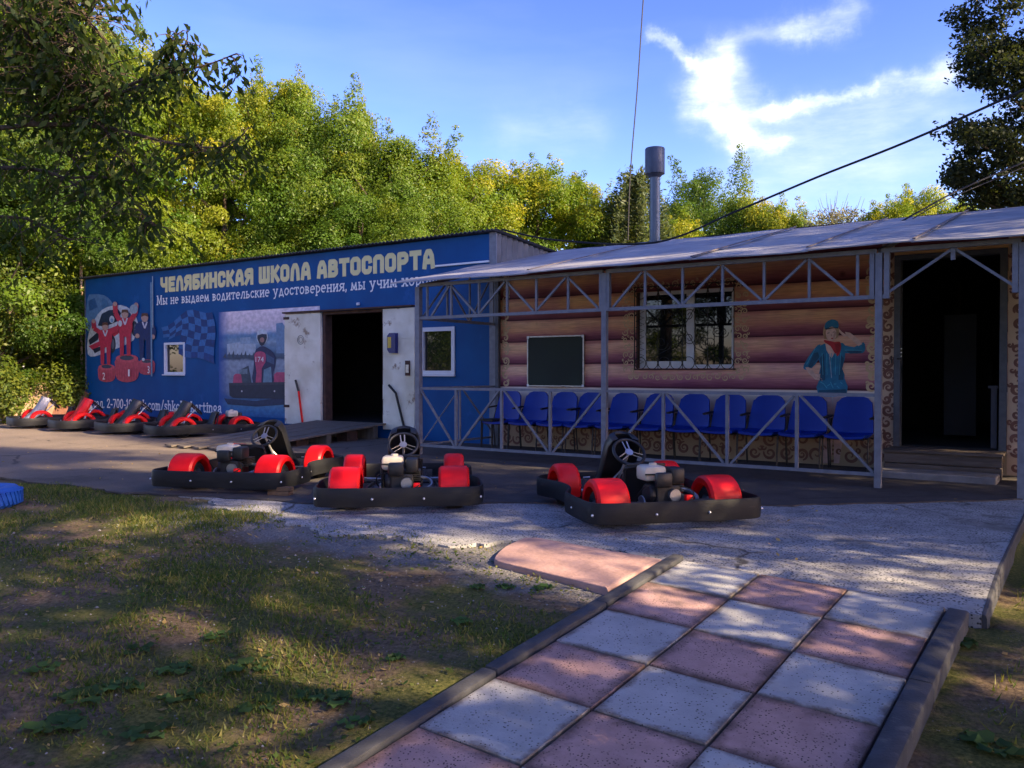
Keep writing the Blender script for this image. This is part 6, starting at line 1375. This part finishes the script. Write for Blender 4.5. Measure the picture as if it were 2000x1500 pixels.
def undergrowth():
    def bush(px, py, d, rx, rz, n, c, label, ls=.10):
        a, b = raydir(px); x, y = a*d, b*d; zc = max(.3, EYE+(725-py)/1650*d)
        t = thing('leafy_bush', label, 'bush', (x, y, 0))
        dd = rng.normal(size=(n, 3)); dd /= np.linalg.norm(dd, axis=1, keepdims=True); rad = rng.uniform(.2, 1, (n, 1))**.5
        p = dd*rad*np.array([rx, rx, rz])+np.array([0, 0, zc])+rng.normal(size=(n, 3))*.12; p[:, 2] = np.abs(p[:, 2])+.02
        me = leaf_mesh('foliage', p, dd+np.array([0, 0, .5])+rng.normal(size=(n, 3))*.4, ls*rng.uniform(.6, 1.3, n), palette(n, c, YE, rng.uniform(-.1, .4, n)), LEAF)
        o = bpy.data.objects.new('foliage', me); col.objects.link(o); o.parent = t
        mb = MB(); [mb.tube([(0, 0, -.05), (.3*rx*math.cos(k*1.3), .3*rx*math.sin(k*1.3), zc), (.7*rx*math.cos(k*1.3), .7*rx*math.sin(k*1.3), zc+rz*.5)], [.03, .02, .006], 5) for k in range(5)]; mb.build('stem', BARK, t)
    bush(10, 600, 20.5, 1.4, 1.6, 7000, (.04, .07, .014), 'shaded bush at the left edge above the plank heap')
    bush(118, 590, 22.5, 1.1, 1.7, 7000, (.05, .085, .016), 'leafy bush touching the left corner pole of the garage')
    bush(80, 660, 21.5, 1.2, .9, 4500, (.035, .06, .014), 'low dark bush in the gap between the left trees')
    bush(138, 770, 20.6, .4, .45, 2600, (.075, .12, .022), 'small sunlit shrub at the foot of the garage corner')
    bush(8, 770, 19, .6, .6, 2600, (.07, .11, .022), 'small shrub at the left edge beside the plank heap')
    # leaning trunk at the left edge
    mb = MB(); mb.tube([dp(-22, 800, 20.3), dp(-8, 720, 20.3), dp(6, 665, 20.4), dp(26, 600, 21), dp(50, 500, 22)], [.17, .15, .12, .10, .06], 9); tag(mb.build('leaning_trunk', BARKL, smooth=True), 'bare leaning brown trunk at the left edge of the photo', 'tree')
    # heap of planks and bark slabs
    a, b = raydir(80); d = 20.2; x, y = a*d, b*d
    t = thing('plank_heap', 'sunlit heap of leaning boards behind the far parked karts at left', 'woodpile', (x, y, 0), world_children=True); q = random.Random(3)
    for k in range(15):
        px = 22+k*9.4; mt = mat('heap_wood_a', (.42, .30, .19), (.24, .16, .10), 3, .9, bump=.4) if k < 8 else mat('heap_wood_b', (.30, .12, .07), (.16, .07, .045), 3, .9, bump=.4)
        mb = MB(); p = dp(px, 822, 19.8+q.uniform(-.2, .3)); r = dp(px+q.uniform(8, 34), 748+q.uniform(-10, 12), 20.9); mb.bar((p.x, p.y, max(.0, p.z-.1)), r, .15, .025); mb.build('board', mt, t)
    # distant wood seen through the gaps
    n = 30000; px = rng.uniform(-150, 2150, n); dd = rng.uniform(42, 52, n); tt = (px-1000)/1650
    X = (-math.sin(YAW)+math.cos(YAW)*tt)*dd; Y_ = (math.cos(YAW)+math.sin(YAW)*tt)*dd
    top = np.interp(px, [-150, 250, 600, 900, 1200, 1450, 1600, 2150], [10, 120, 260, 380, 450, 470, 470, 470]); top = top+22*np.sin(px*.05)+15*np.sin(px*.13)
    H = EYE+(725-top)/1650*dd; Z = H*rng.uniform(0, 1, n)**.8
    me = leaf_mesh('distant_wood', np.stack([X, Y_, Z], 1), rng.normal(size=(n, 3))+np.array([.3, -.6, .5]), .75*rng.uniform(.5, 1.3, n), palette(n, (.04, .07, .016), YE, rng.uniform(-.1, .5, n)), LEAF)
    o = bpy.data.objects.new('distant_wood', me); col.objects.link(o); tag(o, 'far mass of trees closing the view behind the buildings', None, kind='stuff')
undergrowth()

def lawn():
    # grass blades, thicker in patches and along the edge of the concrete
    P = []; H = []
    def acc(x, y):
        v = noise.noise(Vector((x*1.1, y*1.1, 9)))+.5*noise.noise(Vector((x*3.7, y*3.7, 2)))
        e = max(0, 1-abs(y-(4.35+.05*math.sin(x*3)))/.4) if x < -5.6 else 0
        return v+e*1.1-(.45 if (x > -5.5 and y > 3.9) else 0)
    q = random.Random(5); tries = 90000
    for _ in range(tries):
        x = q.uniform(-9.6, -2.28); y = q.uniform(.7, 4.75)
        if x*.82+y*.57 > 0 and False: continue
        a = acc(x, y)
        if a < q.uniform(-.28, .35): continue
        P.append((x, y)); H.append(q.uniform(.012, .035)*(1+.9*max(0, a)))
    for _ in range(9000):
        x = q.uniform(-.36, 1.2); y = q.uniform(1.0, 8.5)
        if noise.noise(Vector((x*1.5, y*1.5, 4))) < q.uniform(-.3, .3): continue
        P.append((x, y)); H.append(q.uniform(.02, .06))
    for _ in range(900):
        k = q.random(); x = -6.6+k*3.2+q.gauss(0, .25); y = 4.75-.2*k+q.gauss(0, .16)
        if noise.noise(Vector((x*4, y*4, 4))) > .1: P.append((x, y)); H.append(q.uniform(.02, .05))
    n = len(P); P = np.array(P); H = np.array(H); z = np.array([zg(a, b) for a, b in P])-.003
    ang = rng.uniform(0, 6.28, n); w = .0035+rng.uniform(0, .003, n); lx = rng.normal(size=n)*.5*H; ly = rng.normal(size=n)*.5*H
    v = np.stack([np.stack([P[:, 0]-np.cos(ang)*w, P[:, 1]-np.sin(ang)*w, z], 1), np.stack([P[:, 0]+np.cos(ang)*w, P[:, 1]+np.sin(ang)*w, z], 1), np.stack([P[:, 0]+lx, P[:, 1]+ly, z+H], 1)], 1).reshape(-1, 3)
    me = bpy.data.meshes.new('grass_blades'); me.vertices.add(n*3); me.vertices.foreach_set('co', v.ravel()); me.loops.add(n*3); me.loops.foreach_set('vertex_index', np.arange(n*3, dtype=np.int32)); me.polygons.add(n); me.polygons.foreach_set('loop_start', np.arange(0, n*3, 3, dtype=np.int32)); me.update(calc_edges=True)
    a = me.color_attributes.new('leafcol', 'FLOAT_COLOR', 'POINT'); c = np.ones((n*3, 4), dtype=np.float32); c[:, :3] = np.repeat(palette(n, (.06, .105, .02), (.26, .22, .08), rng.uniform(0, 1, n)**2), 3, axis=0); a.data.foreach_set('color', c.ravel()); me.materials.append(LEAF)
    o = bpy.data.objects.new('grass', me); col.objects.link(o); tag(o, 'thin short grass and straw growing in the trodden lawn', None, kind='stuff')
    # pebbles and litter of fallen leaves
    mb = MB(); ico = [(0, 0, .5), (.7, 0, 0), (0, .7, 0), (-.7, 0, 0), (0, -.7, 0), (0, 0, -.5)]; fi = [(0, 1, 2), (0, 2, 3), (0, 3, 4), (0, 4, 1), (5, 2, 1), (5, 3, 2), (5, 4, 3), (5, 1, 4)]
    for _ in range(2600):
        if q.random() < .75: x = q.uniform(-9, -2.35); y = q.uniform(1.2, 4.9)
        else: x = q.uniform(-6.5, -2.5); y = q.gauss(4.35, .3)
        s = q.uniform(.004, .013)*(1.7 if q.random() < .04 else 1); g = q.uniform(0, 6.28); z = zg(x, y)+s*.2
        mb.add([(x+s*(a*math.cos(g)-b*math.sin(g)*.7), y+s*(a*math.sin(g)+b*math.cos(g)*.7), z+c*s) for a, b, c in ico], fi)
    o = mb.build('pebbles', mat('pebble', (.36, .34, .33), (.16, .15, .14), 3, .9)); tag(o, 'small grey pebbles scattered over the trodden lawn', None, kind='stuff')
    n = 15000; x = rng.uniform(-9.4, -2.3, n); y = rng.uniform(.9, 4.7, n); pk = np.array([noise.noise(Vector((a*1.7, b*1.7, 6)))+.4*noise.noise(Vector((a*6, b*6, 8))) for a, b in zip(x, y)]) > rng.uniform(-.25, .45, n); x, y = x[pk], y[pk]; n = len(x)
    z = np.array([zg(a, b) for a, b in zip(x, y)])+rng.uniform(.004, .022, n)
    me = leaf_mesh('ground_herbs', np.stack([x, y, z], 1), rng.normal(size=(n, 3))*.35+np.array([0, 0, 1]), .024*rng.uniform(.5, 1.5, n), palette(n, (.05, .10, .024), (.20, .20, .06), rng.uniform(-.2, .8, n)), LEAF, width=.75)
    o = bpy.data.objects.new('ground_cover', me); col.objects.link(o); tag(o, 'tiny clover and plantain leaves covering the lawn in patches', None, kind='stuff')
    n = 900; x = rng.uniform(-8.5, -2.35, n); y = rng.uniform(1.3, 4.9, n); k = rng.uniform(0, 1, n) < .22; x[k] = rng.uniform(-.38, .6, k.sum()); y[k] = rng.uniform(1.5, 7, k.sum())
    k2 = rng.uniform(0, 1, n) < .2; x[k2] = rng.uniform(-13, -1, k2.sum()); y[k2] = rng.uniform(5, 9, k2.sum())
    z = np.array([zg(a, b) for a, b in zip(x, y)])+.012; z[k2] = .02
    me = leaf_mesh('fallen_leaves', np.stack([x, y, z], 1), rng.normal(size=(n, 3))*.3+np.array([0, 0, 1]), .032*rng.uniform(.4, 1.6, n), palette(n, (.20, .16, .08), (.45, .32, .14), rng.uniform(0, 1, n)), LEAF)
    o = bpy.data.objects.new('fallen_leaves', me); col.objects.link(o); tag(o, 'scattered dry yellow and brown leaves on the ground', None, kind='stuff')
    # broad-leaved weeds
    W = [(85, 1312, 5, .08), (262, 1276, 4, .085), (345, 1312, 8, .085), (105, 1425, 9, .10), (235, 1345, 6, .08), (280, 1440, 6, .09), (485, 1308, 5, .09), (345, 1368, 5, .09), (505, 1385, 5, .08), (660, 1375, 6, .07), (610, 1365, 6, .07), (430, 1246, 5, .07), (930, 1150, 7, .05), (900, 1218, 7, .055), (985, 1150, 6, .05), (1060, 1152, 6, .055), (150, 1372, 5, .1), (690, 1420, 5, .06), (1885, 1260, 7, .07), (1950, 1470, 6, .10), (765, 1290, 6, .05)]
    where = ['near the left edge, leftmost of the weeds', 'lying folded in the sunlit patch of the lawn', 'in the middle of the lower lawn, fullest dark clump', 'largest dark clump at the lower left corner', 'small clump left of the middle of the lower lawn', 'flat clump near the bottom edge, with long leaves', 'clump right of the fullest one, halfway to the kerb', 'sparse clump just below the fullest one', 'small clump in the bottom middle of the lawn', 'yellow green clump near the bottom, closest to the kerb', 'pale clump beside the yellow green one', 'small upright weed above the middle clumps', 'low weed by the dark soil near the pink slab', 'low weed below the one by the pink slab', 'low weed left of the pale stone', 'low weed closest under the pink slab', 'small clump above the largest dark one', 'tiny weed beside the bottom end of the kerb', 'sunlit weed outside the right kerb', 'dark weed in the lower right corner', 'tiny weed halfway along the left kerb']
    for (px, py, nl, s), wh in zip(W, where):
        zz = -.15
        for _ in range(6): x, y = gp(px, py, zz); zz = zg(x, y)
        t = thing('weed_plant', 'broad leaved green weed '+wh, 'weed', (x, y, zz-.004), group='broad leaved weeds'); c0 = q.uniform(.7, 1.2)
        for k in range(nl):
            g = k*2*math.pi/nl+q.uniform(-.4, .4); L = s*q.uniform(.7, 1.25); wv = L*q.uniform(.32, .45); tilt = q.uniform(.12, .5); r0 = L*.25; vs = []
            for i in range(6):
                u = i/5; w = wv*math.sin(math.pi*min(1, u*.93+.07))**.7; z = .012+L*(tilt*u-.8*tilt*u*u)+.007*math.sin(i*2.2+k)
                for sd in (-1, 0, 1): a_, b_ = r0+L*u, sd*w*(1+.12*math.sin(i*3+k)); vs.append((a_*math.cos(g)-b_*math.sin(g), a_*math.sin(g)+b_*math.cos(g), z+(.12*w if sd else 0)))
            mb = MB(); mb.add(vs, [(i*3+j, (i+1)*3+j, (i+1)*3+j+1, i*3+j+1) for i in range(5) for j in range(2)]); mb.add([(0, -.002, 0), (0, .002, 0), ((r0+.01)*math.cos(g), (r0+.01)*math.sin(g), .014)], [(0, 1, 2)])
            o = mb.build('leaf', LEAF, t, smooth=True); at = o.data.color_attributes.new('leafcol', 'FLOAT_COLOR', 'POINT'); c1 = c0*q.uniform(.7, 1.5); cc = (.06*c1, .115*c1, .035*c1, 1); at.data.foreach_set('color', list(cc)*len(o.data.vertices))
    # pale stone by the slab
    x, y = gp(1079, 1127, -.07); t = MB(); t.lathe([(0, 0), (.03, .005), (.038, .02), (.025, .035), (0, .04)], n=9); o = t.build('pale_stone', mat('pale_stone', (.5, .5, .52), (.36, .36, .38), 20, .8), smooth=True); o.location = (x, y, zg(x, y)-.006); o.scale = (1.2, .7, .7); tag(o, 'small pale stone in the grass just below the pink slab', 'stone')
lawn()
# hidden bookkeeping keys are removed so that only the agreed properties stay
for o in list(col.objects):
    if '_w' in o.keys(): del o['_w']
